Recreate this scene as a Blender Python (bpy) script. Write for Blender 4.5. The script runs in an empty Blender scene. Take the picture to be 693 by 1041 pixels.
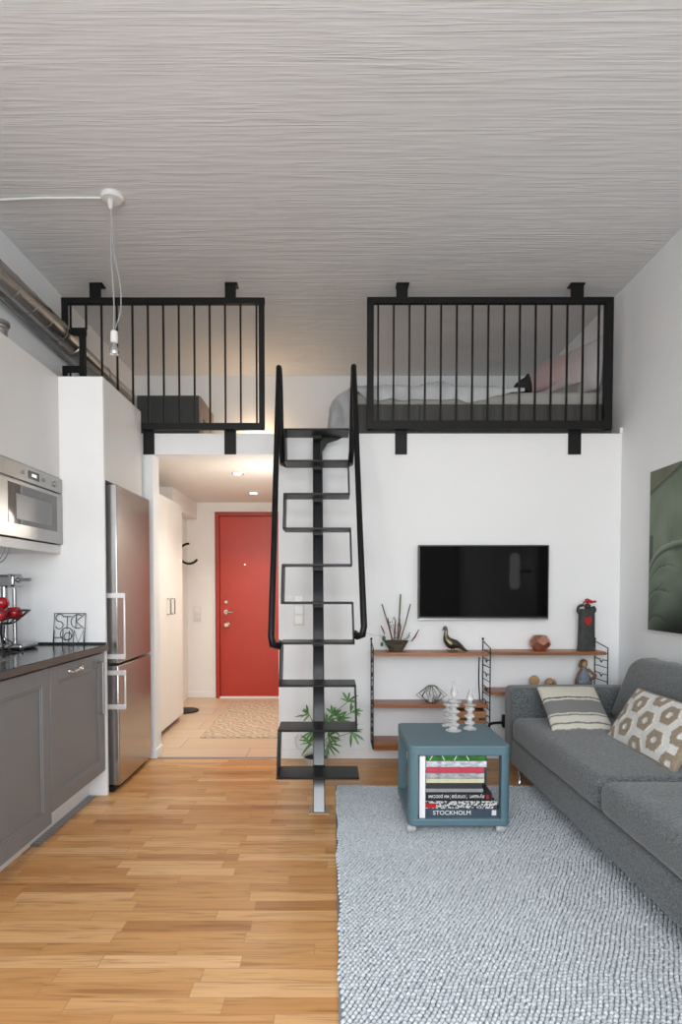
import bpy, bmesh, math, random
import numpy as np
from mathutils import Vector, Matrix, noise
random.seed(7)
PI = math.pi
SC = bpy.context.scene
COL = SC.collection

# ---------------------------------------------------------------- camera maths
TILT = math.radians(1.8); CT, ST = math.cos(TILT), math.sin(TILT)
FPX, EYE = 600.0, 1.22
PCX, PCY = 338.0, 598.0 + FPX*math.tan(TILT)
def at(u, v, Y):
    a = (u-PCX)/FPX; b = (PCY-v)/FPX
    t = Y/(CT+b*ST)
    return Vector((a*t, Y, EYE+(b*CT-ST)*t))

# ---------------------------------------------------------------- materials
def new_mat(name):
    m = bpy.data.materials.new(name); m.use_nodes = True
    nt = m.node_tree
    return m, nt, nt.nodes['Principled BSDF']
def nd(nt, t, **kw):
    n = nt.nodes.new(t)
    for k, v in kw.items(): setattr(n, k, v)
    return n
def mth(nt, op, a, b=None, c=None):
    n = nt.nodes.new('ShaderNodeMath'); n.operation = op
    for i, x in enumerate((a, b, c)):
        if x is None: continue
        if isinstance(x, (int, float)): n.inputs[i].default_value = x
        else: nt.links.new(x, n.inputs[i])
    return n.outputs[0]
def ramp(nt, fac, stops, interp='LINEAR'):
    r = nt.nodes.new('ShaderNodeValToRGB'); r.color_ramp.interpolation = interp
    els = r.color_ramp.elements
    while len(els) < len(stops): els.new(.5)
    for e, (p, c) in zip(els, stops):
        e.position = p; e.color = (*c, 1) if len(c) == 3 else c
    nt.links.new(fac, r.inputs[0]); return r.outputs[0]
def mixc(nt, fac, a, b, mode='MIX'):
    n = nt.nodes.new('ShaderNodeMix'); n.data_type = 'RGBA'; n.blend_type = mode
    if isinstance(fac, (int, float)): n.inputs[0].default_value = fac
    else: nt.links.new(fac, n.inputs[0])
    for i, x in ((6, a), (7, b)):
        if isinstance(x, tuple): n.inputs[i].default_value = (*x, 1)
        else: nt.links.new(x, n.inputs[i])
    return n.outputs[2]
def sc3(c, k): return tuple(min(1, x*k) for x in c)
def M(name, col, rough=.5, metal=0, bump=0, bscale=60, bdist=.002, var=.06, vscale=6, stretch=(1,1,1), coat=0, sheen=0, trans=0, emit=None, estr=0, spec=.5):
    m, nt, p = new_mat(name)
    tc = nd(nt, 'ShaderNodeTexCoord'); mp = nd(nt, 'ShaderNodeMapping')
    mp.inputs['Scale'].default_value = stretch
    nt.links.new(tc.outputs['Object'], mp.inputs[0])
    if var > 0:
        n = nd(nt, 'ShaderNodeTexNoise'); n.inputs['Scale'].default_value = vscale; n.inputs['Detail'].default_value = 4
        nt.links.new(mp.outputs[0], n.inputs[0])
        nt.links.new(ramp(nt, n.outputs[0], [(.3, sc3(col, 1-var)), (.7, sc3(col, 1+var))]), p.inputs['Base Color'])
    else: p.inputs['Base Color'].default_value = (*col, 1)
    p.inputs['Roughness'].default_value = rough; p.inputs['Metallic'].default_value = metal
    p.inputs['Coat Weight'].default_value = coat; p.inputs['Sheen Weight'].default_value = sheen
    p.inputs['Specular IOR Level'].default_value = spec
    p.inputs['Transmission Weight'].default_value = trans
    if emit: p.inputs['Emission Color'].default_value = (*emit, 1); p.inputs['Emission Strength'].default_value = estr
    if bump > 0:
        n2 = nd(nt, 'ShaderNodeTexNoise'); n2.inputs['Scale'].default_value = bscale; n2.inputs['Detail'].default_value = 3
        nt.links.new(mp.outputs[0], n2.inputs[0])
        b = nd(nt, 'ShaderNodeBump'); b.inputs['Strength'].default_value = bump; b.inputs['Distance'].default_value = bdist
        nt.links.new(n2.outputs[0], b.inputs['Height']); nt.links.new(b.outputs[0], p.inputs['Normal'])
    return m
def wood(name, c1, c2, rough=.4, scale=1.0, axis=0, coat=0):
    m, nt, p = new_mat(name)
    tc = nd(nt, 'ShaderNodeTexCoord'); mp = nd(nt, 'ShaderNodeMapping')
    s = [30*scale]*3; s[axis] = 1.6*scale
    mp.inputs['Scale'].default_value = s
    nt.links.new(tc.outputs['Object'], mp.inputs[0])
    n = nd(nt, 'ShaderNodeTexNoise'); n.inputs['Scale'].default_value = 1.0; n.inputs['Detail'].default_value = 6; n.inputs['Distortion'].default_value = .6
    nt.links.new(mp.outputs[0], n.inputs[0])
    nt.links.new(ramp(nt, n.outputs[0], [(.3, c1), (.7, c2)]), p.inputs['Base Color'])
    p.inputs['Roughness'].default_value = rough; p.inputs['Coat Weight'].default_value = coat
    b = nd(nt, 'ShaderNodeBump'); b.inputs['Strength'].default_value = .15; b.inputs['Distance'].default_value = .001
    nt.links.new(n.outputs[0], b.inputs['Height']); nt.links.new(b.outputs[0], p.inputs['Normal'])
    return m
def attr_mat(name, rough=.8, bump=.4, bscale=400, bdist=.001, sheen=.2, weave=True, spec=.3):
    m, nt, p = new_mat(name)
    a = nd(nt, 'ShaderNodeAttribute', attribute_name='col')
    tc = nd(nt, 'ShaderNodeTexCoord')
    n = nd(nt, 'ShaderNodeTexNoise'); n.inputs['Scale'].default_value = bscale; n.inputs['Detail'].default_value = 2
    nt.links.new(tc.outputs['Object'], n.inputs[0])
    nt.links.new(mixc(nt, 1.0, a.outputs['Color'], ramp(nt, n.outputs[0], [(.3, (.86,.86,.86)), (.7, (1,1,1))]), 'MULTIPLY'), p.inputs['Base Color'])
    p.inputs['Roughness'].default_value = rough; p.inputs['Sheen Weight'].default_value = sheen
    p.inputs['Specular IOR Level'].default_value = spec
    b = nd(nt, 'ShaderNodeBump'); b.inputs['Strength'].default_value = bump; b.inputs['Distance'].default_value = bdist
    nt.links.new(n.outputs[0], b.inputs['Height']); nt.links.new(b.outputs[0], p.inputs['Normal'])
    return m

def mat_parquet():
    m, nt, p = new_mat('oak_parquet')
    tc = nd(nt, 'ShaderNodeTexCoord'); sp = nd(nt, 'ShaderNodeSeparateXYZ')
    nt.links.new(tc.outputs['Object'], sp.inputs[0])
    x, y = sp.outputs[0], sp.outputs[1]
    W, L = .068, .46
    ry = mth(nt, 'DIVIDE', y, W); row = mth(nt, 'FLOOR', ry); fy = mth(nt, 'FRACT', ry)
    wn = nd(nt, 'ShaderNodeTexWhiteNoise', noise_dimensions='1D'); nt.links.new(row, wn.inputs['W'])
    rx = mth(nt, 'ADD', mth(nt, 'DIVIDE', x, L), mth(nt, 'MULTIPLY', wn.outputs[0], 7.3))
    col_ = mth(nt, 'FLOOR', rx); fx = mth(nt, 'FRACT', rx)
    cb = nd(nt, 'ShaderNodeCombineXYZ'); nt.links.new(row, cb.inputs[0]); nt.links.new(col_, cb.inputs[1])
    w2 = nd(nt, 'ShaderNodeTexWhiteNoise', noise_dimensions='2D'); nt.links.new(cb.outputs[0], w2.inputs['Vector'])
    base = ramp(nt, w2.outputs[0], [(0, (.43,.19,.060)), (.15, (.54,.262,.088)), (.55, (.61,.318,.118)), (.85, (.67,.375,.155)), (1, (.74,.44,.21))])
    # grain: stretched noise, offset per plank
    off = nd(nt, 'ShaderNodeVectorMath', operation='MULTIPLY_ADD')
    nt.links.new(w2.outputs['Color'], off.inputs[0]); off.inputs[1].default_value = (9, 9, 9)
    mp = nd(nt, 'ShaderNodeMapping'); mp.inputs['Scale'].default_value = (3.0, 55, 1)
    nt.links.new(tc.outputs['Object'], mp.inputs[0]); nt.links.new(mp.outputs[0], off.inputs[2])
    g = nd(nt, 'ShaderNodeTexNoise'); g.inputs['Scale'].default_value = 1.0; g.inputs['Detail'].default_value = 5; g.inputs['Distortion'].default_value = 1.2
    nt.links.new(off.outputs[0], g.inputs[0])
    c = mixc(nt, .6, base, ramp(nt, g.outputs[0], [(.34, (.42,.33,.26)), (.46, (.86,.83,.80)), (.58, (1,1,1))]), 'MULTIPLY')
    ey = mth(nt, 'LESS_THAN', mth(nt, 'ABSOLUTE', mth(nt, 'SUBTRACT', fy, .5)), .483)
    ex = mth(nt, 'LESS_THAN', mth(nt, 'ABSOLUTE', mth(nt, 'SUBTRACT', fx, .5)), .4965)
    e = mth(nt, 'MULTIPLY', ex, ey)
    c = mixc(nt, e, (.44,.225,.085), c)
    nt.links.new(c, p.inputs['Base Color'])
    p.inputs['Roughness'].default_value = .36
    b = nd(nt, 'ShaderNodeBump'); b.inputs['Strength'].default_value = .12; b.inputs['Distance'].default_value = .001
    nt.links.new(g.outputs[0], b.inputs['Height']); nt.links.new(b.outputs[0], p.inputs['Normal'])
    return m
def mat_halltile():
    m, nt, p = new_mat('pale_hall_tile')
    tc = nd(nt, 'ShaderNodeTexCoord')
    br = nd(nt, 'ShaderNodeTexBrick'); br.offset = .4; br.inputs['Scale'].default_value = 1
    br.inputs['Brick Width'].default_value = .9; br.inputs['Row Height'].default_value = .3
    br.inputs['Mortar Size'].default_value = .003
    br.inputs['Color1'].default_value = (.60,.44,.31,1); br.inputs['Color2'].default_value = (.66,.50,.36,1); br.inputs['Mortar'].default_value = (.33,.24,.17,1)
    nt.links.new(tc.outputs['Object'], br.inputs[0])
    mp = nd(nt, 'ShaderNodeMapping'); mp.inputs['Scale'].default_value = (2, 30, 1)
    nt.links.new(tc.outputs['Object'], mp.inputs[0])
    g = nd(nt, 'ShaderNodeTexNoise'); g.inputs['Scale'].default_value = 1; g.inputs['Detail'].default_value = 4
    nt.links.new(mp.outputs[0], g.inputs[0])
    nt.links.new(mixc(nt, .5, br.outputs[0], ramp(nt, g.outputs[0], [(.3,(.8,.77,.73)),(.6,(1,1,1))]), 'MULTIPLY'), p.inputs['Base Color'])
    p.inputs['Roughness'].default_value = .4
    return m
def mat_ceiling():
    m, nt, p = new_mat('ridged_white_plaster')
    tc = nd(nt, 'ShaderNodeTexCoord')
    def layer(s, dist, det):
        mp = nd(nt, 'ShaderNodeMapping'); mp.inputs['Scale'].default_value = s
        nt.links.new(tc.outputs['Object'], mp.inputs[0])
        n = nd(nt, 'ShaderNodeTexNoise'); n.inputs['Scale'].default_value = 1; n.inputs['Detail'].default_value = det; n.inputs['Distortion'].default_value = dist
        n.inputs['Roughness'].default_value = .55
        nt.links.new(mp.outputs[0], n.inputs[0]); return n.outputs[0]
    a = layer((.8, 17, 1), .35, 3)
    b_ = layer((2.2, 75, 1), .2, 3)
    c = layer((1.6, 3.0, 1), .8, 2)
    ridge = mth(nt, 'SUBTRACT', 1.0, mth(nt, 'ABSOLUTE', mth(nt, 'MULTIPLY', mth(nt, 'SUBTRACT', a, .5), 5.0)))
    ridge = mth(nt, 'POWER', mth(nt, 'MAXIMUM', ridge, 0.0), 2.0)
    fine = layer((3.0, 150, 1), .2, 3)
    h = mth(nt, 'ADD', mth(nt, 'ADD', mth(nt, 'ADD', mth(nt, 'MULTIPLY', ridge, mth(nt, 'MULTIPLY', c, .55)), mth(nt, 'MULTIPLY', b_, .50)), mth(nt, 'MULTIPLY', fine, .30)), mth(nt, 'MULTIPLY', c, 1.2))
    nt.links.new(ramp(nt, h, [(.6, (.63,.64,.65)), (1.4, (.70,.708,.718))]), p.inputs['Base Color'])
    p.inputs['Roughness'].default_value = .7
    b = nd(nt, 'ShaderNodeBump'); b.inputs['Strength'].default_value = .8; b.inputs['Distance'].default_value = .0065
    nt.links.new(h, b.inputs['Height']); nt.links.new(b.outputs[0], p.inputs['Normal'])
    return m
def mat_steel(name, col=(.55,.55,.56), rough=.28, axis=2):
    m, nt, p = new_mat(name)
    tc = nd(nt, 'ShaderNodeTexCoord'); mp = nd(nt, 'ShaderNodeMapping')
    s = [260]*3; s[axis] = 3
    mp.inputs['Scale'].default_value = s
    nt.links.new(tc.outputs['Object'], mp.inputs[0])
    n = nd(nt, 'ShaderNodeTexNoise'); n.inputs['Scale'].default_value = 1; n.inputs['Detail'].default_value = 2
    nt.links.new(mp.outputs[0], n.inputs[0])
    p.inputs['Base Color'].default_value = (*col, 1); p.inputs['Metallic'].default_value = 1
    nt.links.new(mth(nt, 'ADD', mth(nt, 'MULTIPLY', n.outputs[0], .04), rough-.02), p.inputs['Roughness'])
    b = nd(nt, 'ShaderNodeBump'); b.inputs['Strength'].default_value = .02; b.inputs['Distance'].default_value = .0002
    nt.links.new(n.outputs[0], b.inputs['Height']); nt.links.new(b.outputs[0], p.inputs['Normal'])
    return m
def mat_sofa():
    m, nt, p = new_mat('grey_woven_upholstery')
    tc = nd(nt, 'ShaderNodeTexCoord')
    mp = nd(nt, 'ShaderNodeMapping'); mp.inputs['Scale'].default_value = (70, 170, 170)
    nt.links.new(tc.outputs['Object'], mp.inputs[0])
    n = nd(nt, 'ShaderNodeTexNoise'); n.inputs['Scale'].default_value = 1; n.inputs['Detail'].default_value = 3
    nt.links.new(mp.outputs[0], n.inputs[0])
    n2 = nd(nt, 'ShaderNodeTexNoise'); n2.inputs['Scale'].default_value = 5; n2.inputs['Detail'].default_value = 3
    nt.links.new(tc.outputs['Object'], n2.inputs[0])
    c = ramp(nt, n.outputs[0], [(.3, (.040,.046,.049)), (.7, (.165,.178,.184))])
    c = mixc(nt, .5, c, ramp(nt, n2.outputs[0], [(.3,(.85,.85,.85)),(.7,(1,1,1))]), 'MULTIPLY')
    nt.links.new(c, p.inputs['Base Color'])
    p.inputs['Roughness'].default_value = .85; p.inputs['Sheen Weight'].default_value = .25; p.inputs['Specular IOR Level'].default_value = .2
    b = nd(nt, 'ShaderNodeBump'); b.inputs['Strength'].default_value = .5; b.inputs['Distance'].default_value = .002
    nt.links.new(n.outputs[0], b.inputs['Height']); nt.links.new(b.outputs[0], p.inputs['Normal'])
    return m
def mat_glass(name, col=(1,1,1), rough=0.0, ior=1.47):
    m, nt, p = new_mat(name)
    p.inputs['Base Color'].default_value = (*col, 1); p.inputs['Transmission Weight'].default_value = 1 if ior > 1.4 else .72
    p.inputs['Roughness'].default_value = rough; p.inputs['IOR'].default_value = ior
    return m

K = dict(
 wall=M('white_wall_paint', (.785,.80,.815), .7, bump=.15, bscale=120, bdist=.001, var=.012, vscale=2),
 hallwall=M('hall_wall_paint', (.80,.785,.76), .7, bump=.1, bscale=120, bdist=.001, var=.012, vscale=2),
 trim=M('white_trim_paint', (.80,.80,.80), .4, var=.01),
 ceil=mat_ceiling(), floor=mat_parquet(), tile=mat_halltile(),
 hallceil=M('hall_ceiling_paint', (.80,.775,.74), .7, var=.015),
 black=M('black_powder_coat', (.006,.0062,.0065), .5, spec=.25, bump=.1, bscale=300, bdist=.0005, var=.1),
 ladder=M('black_lacquered_steel', (.006,.0064,.007), .4, spec=.25, bump=.05, bscale=200, bdist=.0003, var=.1),
 cab=M('warm_grey_cabinet_paint', (.192,.197,.208), .42, var=.03),
 cabw=M('satin_white_laminate', (.66,.655,.65), .32, var=.01),
 panelw=M('white_laminate_panel', (.80,.80,.805), .4, var=.01),
 counter=M('dark_stone_worktop', (.022,.021,.022), .16, var=.3, vscale=40),
 counteredge=M('brown_worktop_edge', (.085,.066,.056), .35, var=.1),
 steel=mat_steel('brushed_steel', (.44,.425,.42), .22), jsteel=mat_steel('dark_chrome', (.36,.36,.36), .18), steelh=mat_steel('brushed_steel_horizontal', (.36,.35,.34), .3, 1),
 chrome=M('polished_chrome', (.75,.75,.76), .12, metal=1, var=.03),
 steelside=mat_steel('grey_steel_side', (.42,.43,.44), .35),
 whitemetal=M('pale_silver_metal', (.80,.80,.80), .3, metal=.6, var=.02),
 darkglass=M('dark_oven_glass', (.05,.05,.052), .06, var=.05, coat=.5),
 cavity=M('grey_oven_mesh', (.20,.20,.205), .3, var=.05),
 pipe=mat_steel('galvanised_duct', (.52,.50,.48), .26, 0),
 pipeseam=M('duct_seam_metal', (.30,.28,.27), .35, metal=1, var=.1),
 red=M('red_door_paint', (.42,.028,.011), .38, var=.04, bump=.05),
 redd=M('dark_red_frame_paint', (.36,.026,.012), .4, var=.04),
 brass=M('satin_nickel', (.72,.66,.56), .25, metal=1, var=.03),
 plastic=M('white_plastic', (.80,.80,.79), .35, var=.01),
 plasticg=M('offwhite_plastic', (.68,.68,.67), .4, var=.01),
 walnut=wood('teak_shelf_wood', (.20,.068,.022), (.38,.145,.055), .38),
 walnutd=wood('teak_drawer_wood', (.26,.11,.045), (.46,.22,.10), .45),
 wooddark=wood('dark_stained_board', (.022,.022,.02), (.048,.047,.043), .6, axis=2),
 table=M('blue_grey_lacquer', (.095,.17,.205), .42, var=.04, bump=.05),
 sofa=mat_sofa(),
 tv=M('tv_black_glass', (.002,.002,.0022), .05, var=0, spec=.12),
 tvb=M('tv_bezel', (.03,.031,.033), .3, metal=.3, var=.05),
 tvs=M('tv_silver_strip', (.38,.38,.39), .3, metal=1, var=.05),
 glass=mat_glass('clear_pressed_glass', (.97,.98,.98), .08, 1.3), bulb=mat_glass('bulb_glass', (1,1,1), .05),
 pane=mat_glass('window_pane_glass'),
 copper=M('brushed_copper', (.62,.30,.23), .35, metal=.85, var=.15, vscale=30),
 bronze=M('dark_bronze', (.14,.125,.085), .38, metal=.9, var=.4, vscale=25, bump=.3, bscale=80),
 clay=M('charcoal_clay', (.035,.036,.037), .7, var=.3, vscale=30, bump=.5, bscale=60),
 cred=M('red_glaze', (.42,.018,.02), .3, var=.1),
 basket=wood('dark_woven_bark', (.02,.018,.012), (.12,.10,.06), .8, 2.5),
 twig=M('green_brown_twig', (.12,.12,.06), .7, var=.3, vscale=40),
 twigr=M('dark_red_twig', (.14,.02,.022), .6, var=.2),
 moss=M('grey_green_moss', (.22,.27,.25), .9, var=.3, vscale=60),
 leaf=M('deep_green_leaf', (.06,.20,.035), .45, var=.45, vscale=14),
 leafp=M('dark_green_leaf', (.02,.10,.04), .5, var=.2),
 stem=M('green_stem', (.10,.15,.05), .6, var=.2),
 pot=M('pale_green_ceramic', (.50,.53,.48), .4, var=.05),
 soil=M('black_soil', (.012,.011,.010), .95, bump=.8, bscale=90, bdist=.01, var=.4, vscale=60),
 apple=M('glossy_red_apple', (.30,.008,.014), .22, var=.35, vscale=9),
 wire=M('black_wire', (.02,.02,.02), .4, metal=.5, var=.05),
 wireb=M('antique_brass_wire', (.13,.11,.07), .35, metal=.9, var=.1),
 sheet=M('grey_bed_sheet', (.30,.295,.28), .85, bump=.3, bscale=30, bdist=.004, var=.06, sheen=.2),
 blanket=M('blue_grey_duvet', (.42,.435,.45), .85, bump=.35, bscale=25, bdist=.004, var=.12, vscale=10, sheen=.2),
 pink=M('dusty_pink_pillow', (.46,.33,.33), .85, bump=.2, bscale=25, bdist=.003, var=.05, sheen=.2),
 mauve=M('grey_pink_pillow', (.50,.43,.44), .85, bump=.2, bscale=25, bdist=.003, var=.05, sheen=.2),
 pgrey=M('pale_grey_pillow', (.52,.51,.52), .85, bump=.2, bscale=25, bdist=.003, var=.05, sheen=.2),
 blackcloth=M('black_fabric', (.012,.012,.013), .8, bump=.3, bscale=60, var=.1),
 carddark=M('charcoal_box', (.04,.042,.04), .65, var=.08),
 cardface=wood('pinkish_wood_face', (.25,.18,.15), (.36,.28,.24), .6),
 mat=None, rug=None,
 woodl=wood('light_turned_wood', (.30,.17,.07), (.48,.30,.14), .5, 2),
 woodb=wood('brown_carved_wood', (.10,.045,.02), (.22,.10,.045), .5, 2),
 bluep=M('faded_blue_paint', (.16,.19,.24), .7, var=.4, vscale=60),
 paper=M('book_paper', (.72,.70,.65), .8, var=.08, vscale=80, stretch=(1,1,30)),
 white=M('plain_white_paint', (.80,.80,.80), .5, var=.01),
 bulbon=M('lit_downlight', (1,.93,.8), .5, emit=(1,.86,.66), estr=9, var=0),
 bulbwarm=M('lit_warm_bulb', (1,.8,.5), .5, emit=(1,.62,.3), estr=12, var=0),
 lcd=M('display_dark', (.05,.05,.05), .2, var=0), lcdon=M('lit_digits', (.9,.9,.9), .4, emit=(.9,.95,1), estr=.7, var=0),
 grey=M('mid_grey_metal', (.30,.30,.31), .4, metal=.7, var=.05),
 cablegrey=M('grey_cable', (.38,.38,.38), .5, var=.02), rugbase=M('rug_backing_gap_shade', (.17,.19,.205), .95, var=.2),
 poleface=M('satin_grey_steel_face', (.030,.032,.036), .22, bump=.02, spec=.8), baseplate=M('tan_base_plate', (.42,.30,.2), .5),
 castor=M('grey_castor_plastic', (.42,.43,.43), .35, var=.05),
)
def mat_loop():
    m, nt, p = new_mat('grey_blue_wool')
    tc = nd(nt, 'ShaderNodeTexCoord')
    n = nd(nt, 'ShaderNodeTexNoise'); n.inputs['Scale'].default_value = 90; n.inputs['Detail'].default_value = 2
    nt.links.new(tc.outputs['Object'], n.inputs[0])
    nt.links.new(ramp(nt, n.outputs[0], [(.35, (.40,.435,.46)), (.65, (.62,.655,.68))]), p.inputs['Base Color'])
    p.inputs['Roughness'].default_value = .9; p.inputs['Specular IOR Level'].default_value = .15
    return m
K['rug'] = mat_loop()
def mat_hallrug():
    m, nt, p = new_mat('beige_woven_mat')
    tc = nd(nt, 'ShaderNodeTexCoord')
    w = nd(nt, 'ShaderNodeTexWave'); w.wave_type = 'BANDS'; w.bands_direction = 'DIAGONAL'; w.inputs['Scale'].default_value = 9; w.inputs['Distortion'].default_value = 9; w.inputs['Detail'].default_value = 1
    nt.links.new(tc.outputs['Object'], w.inputs[0])
    nt.links.new(ramp(nt, w.outputs[0], [(.2, (.42,.31,.22)), (.8, (.60,.47,.36))]), p.inputs['Base Color'])
    p.inputs['Roughness'].default_value = .9
    b = nd(nt, 'ShaderNodeBump'); b.inputs['Strength'].default_value = .4; b.inputs['Distance'].default_value = .004
    nt.links.new(w.outputs[0], b.inputs['Height']); nt.links.new(b.outputs[0], p.inputs['Normal'])
    return m
K['mat'] = mat_hallrug()

# ---------------------------------------------------------------- mesh helpers
class MB:
    def __init__(s): s.bm = bmesh.new()
    def _f(s, vs):
        try: return s.bm.faces.new(vs)
        except ValueError: return None
    def box(s, x0, x1, y0, y1, z0, z1, rot=None, c=None):
        if x0 > x1: x0, x1 = x1, x0
        if y0 > y1: y0, y1 = y1, y0
        if z0 > z1: z0, z1 = z1, z0
        P = [Vector((x, y, z)) for x in (x0, x1) for y in (y0, y1) for z in (z0, z1)]
        if rot is not None:
            c = c or sum(P, Vector())/8
            P = [c+rot@(q-c) for q in P]
        v = [s.bm.verts.new(q) for q in P]
        for f in ((0,1,3,2),(4,6,7,5),(0,4,5,1),(2,3,7,6),(0,2,6,4),(1,5,7,3)): s._f([v[i] for i in f])
        return s
    def prism(s, pts, d):
        """pts: list of 3-D points of one face, d: extrusion vector"""
        d = Vector(d); a = [s.bm.verts.new(Vector(p)) for p in pts]; b = [s.bm.verts.new(Vector(p)+d) for p in pts]
        s._f(a[::-1]); s._f(b); n = len(a)
        for i in range(n): s._f([a[i], a[(i+1) % n], b[(i+1) % n], b[i]])
        return s
    def tube(s, pts, r, n=10, flat=1.0, closed=False, up=None):
        pts = [Vector(p) for p in pts]; N = len(pts)
        rs = r if isinstance(r, (list, tuple)) else [r]*N
        rings = []; prev = None
        for i, p in enumerate(pts):
            if closed: t = pts[(i+1) % N]-pts[i-1]
            else: t = pts[min(i+1, N-1)]-pts[max(i-1, 0)]
            t.normalize()
            if prev is None:
                u = Vector(up) if up else (Vector((0,0,1)) if abs(t.z) < .9 else Vector((1,0,0)))
            else: u = prev
            u = (u-t*u.dot(t)).normalized(); w = t.cross(u); prev = u
            k = 1.0
            if 0 < i < N-1 or closed:
                a = (pts[i]-pts[i-1]).normalized(); b = (pts[(i+1) % N]-pts[i]).normalized()
                k = 1/max(.5, math.cos(a.angle(b, 0)/2))
            ring = [s.bm.verts.new(p+(u*math.cos(2*PI*j/n)*flat+w*math.sin(2*PI*j/n))*rs[i]*(k if k < 1.3 else 1.2)) for j in range(n)]
            rings.append(ring)
        m = N if closed else N-1
        for i in range(m):
            A, B = rings[i], rings[(i+1) % N]
            for j in range(n): s._f([A[j], A[(j+1) % n], B[(j+1) % n], B[j]])
        if not closed: s._f(rings[0][::-1]); s._f(rings[-1])
        return s
    def lathe(s, prof, c, n=28, axis=2, sq=1.0):
        c = Vector(c); rings = []
        for r, z in prof:
            ring = []
            for j in range(n):
                a = 2*PI*j/n; p = [math.cos(a)*r, math.sin(a)*r*sq, z]
                if axis == 1: p = [p[0], z, p[1]]
                if axis == 0: p = [z, p[0], p[1]]
                ring.append(s.bm.verts.new(c+Vector(p)))
            rings.append(ring)
        for A, B in zip(rings, rings[1:]):
            for j in range(n): s._f([A[j], A[(j+1) % n], B[(j+1) % n], B[j]])
        s._f(rings[0][::-1]); s._f(rings[-1])
        return s
    def ball(s, c, r, n=14, sc=(1,1,1)):
        c = Vector(c); prof = [(math.sin(PI*i/n)*1.0, -math.cos(PI*i/n)) for i in range(n+1)]
        rings = []
        for rr, z in prof[1:-1]:
            rings.append([s.bm.verts.new(c+Vector((math.cos(2*PI*j/n)*rr*r*sc[0], math.sin(2*PI*j/n)*rr*r*sc[1], z*r*sc[2]))) for j in range(n)])
        b = s.bm.verts.new(c-Vector((0,0,r*sc[2]))); t = s.bm.verts.new(c+Vector((0,0,r*sc[2])))
        for A, B in zip(rings, rings[1:]):
            for j in range(n): s._f([A[j], A[(j+1) % n], B[(j+1) % n], B[j]])
        for j in range(n):
            s._f([b, rings[0][(j+1) % n], rings[0][j]]); s._f([t, rings[-1][j], rings[-1][(j+1) % n]])
        return s
    def puff(s, x0, x1, y0, y1, z0, z1, r, puff=(0,0,0), k=5, m=10, fn=None):
        c = Vector(((x0+x1)/2, (y0+y1)/2, (z0+z1)/2)); h = Vector(((x1-x0)/2, (y1-y0)/2, (z1-z0)/2))
        def axis(H):
            rr = min(r, H*.98)
            L = [-H+rr*(1-math.cos(i/k*PI/2)) for i in range(k)]
            mid = [-(H-rr)+2*(H-rr)*i/m for i in range(m+1)]
            return L+mid+[-q for q in L[::-1]]
        A = [axis(h[i]) for i in range(3)]; n = [len(a) for a in A]; cache = {}
        def vert(i, j, l):
            key = (i, j, l)
            if key not in cache:
                p = Vector((A[0][i], A[1][j], A[2][l]))
                q = Vector([max(-(h[t]-min(r, h[t]*.98)), min(h[t]-min(r, h[t]*.98), p[t])) for t in range(3)])
                d = p-q
                if d.length > 1e-9: p = q+d.normalized()*r
                u = [p[t]/h[t] for t in range(3)]
                o = Vector([puff[t]*(1 if u[t] > 0 else -1)*abs(u[t])**2*math.prod([(1-u[w]**2) if abs(u[w]) < 1 else 0 for w in range(3) if w != t]) for t in range(3)])
                p = c+p+o
                if fn: p = fn(p)
                cache[key] = s.bm.verts.new(p)
            return cache[key]
        for ax in range(3):
            a, b = [t for t in range(3) if t != ax]
            for side in (0, n[ax]-1):
                for i in range(n[a]-1):
                    for j in range(n[b]-1):
                        q = []
                        for (di, dj) in ((0,0),(1,0),(1,1),(0,1)):
                            idx = [0,0,0]; idx[ax] = side; idx[a] = i+di; idx[b] = j+dj; q.append(vert(*idx))
                        s._f(q)
        return s
    def build(s, name, mat, parent=None, bevel=0, smooth=38, tag=None, seg=2, mod=None):
        bmesh.ops.recalc_face_normals(s.bm, faces=s.bm.faces)
        me = bpy.data.meshes.new(name); s.bm.to_mesh(me); s.bm.free()
        return finish(me, name, mat, parent, bevel, smooth, tag, seg)
def wloc(o):
    v = Vector(o.location)
    while o.parent: o = o.parent; v = v+Vector(o.location)
    return v
def finish(me, name, mat, parent=None, bevel=0, smooth=38, tag=None, seg=2):
    if smooth:
        me.polygons.foreach_set('use_smooth', [True]*len(me.polygons))
        me.set_sharp_from_angle(angle=math.radians(smooth))
    me.materials.append(mat)
    o = bpy.data.objects.new(name, me); COL.objects.link(o)
    if parent is not None:
        o.parent = parent; me.transform(Matrix.Translation(-wloc(parent)))
    else:
        co = np.empty(len(me.vertices)*3); me.vertices.foreach_get('co', co); co = co.reshape(-1, 3)
        a, b = co.min(0), co.max(0); base = Vector(((a[0]+b[0])/2, (a[1]+b[1])/2, a[2]))
        me.transform(Matrix.Translation(-base)); o.location = base
    if bevel:
        md = o.modifiers.new('bevel', 'BEVEL'); md.width = bevel; md.segments = seg; md.limit_method = 'ANGLE'; md.angle_limit = math.radians(40)
    if tag: settag(o, *tag)
    return o
def settag(o, label, cat, group=None):
    o['label'] = label; o['category'] = cat
    if group: o['group'] = group
    return o
def thing(name, loc, label, cat, group=None):
    o = bpy.data.objects.new(name, None); COL.objects.link(o); o.location = loc; o.empty_display_size = .1
    return settag(o, label, cat, group)
def struct(o): o['kind'] = 'structure'; return o
def sbox(name, mat, *boxes, bevel=0, parent=None):
    m = MB()
    for b in boxes: m.box(*b)
    o = m.build(name, mat, parent, bevel=bevel)
    if parent is None: struct(o)
    return o
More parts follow.
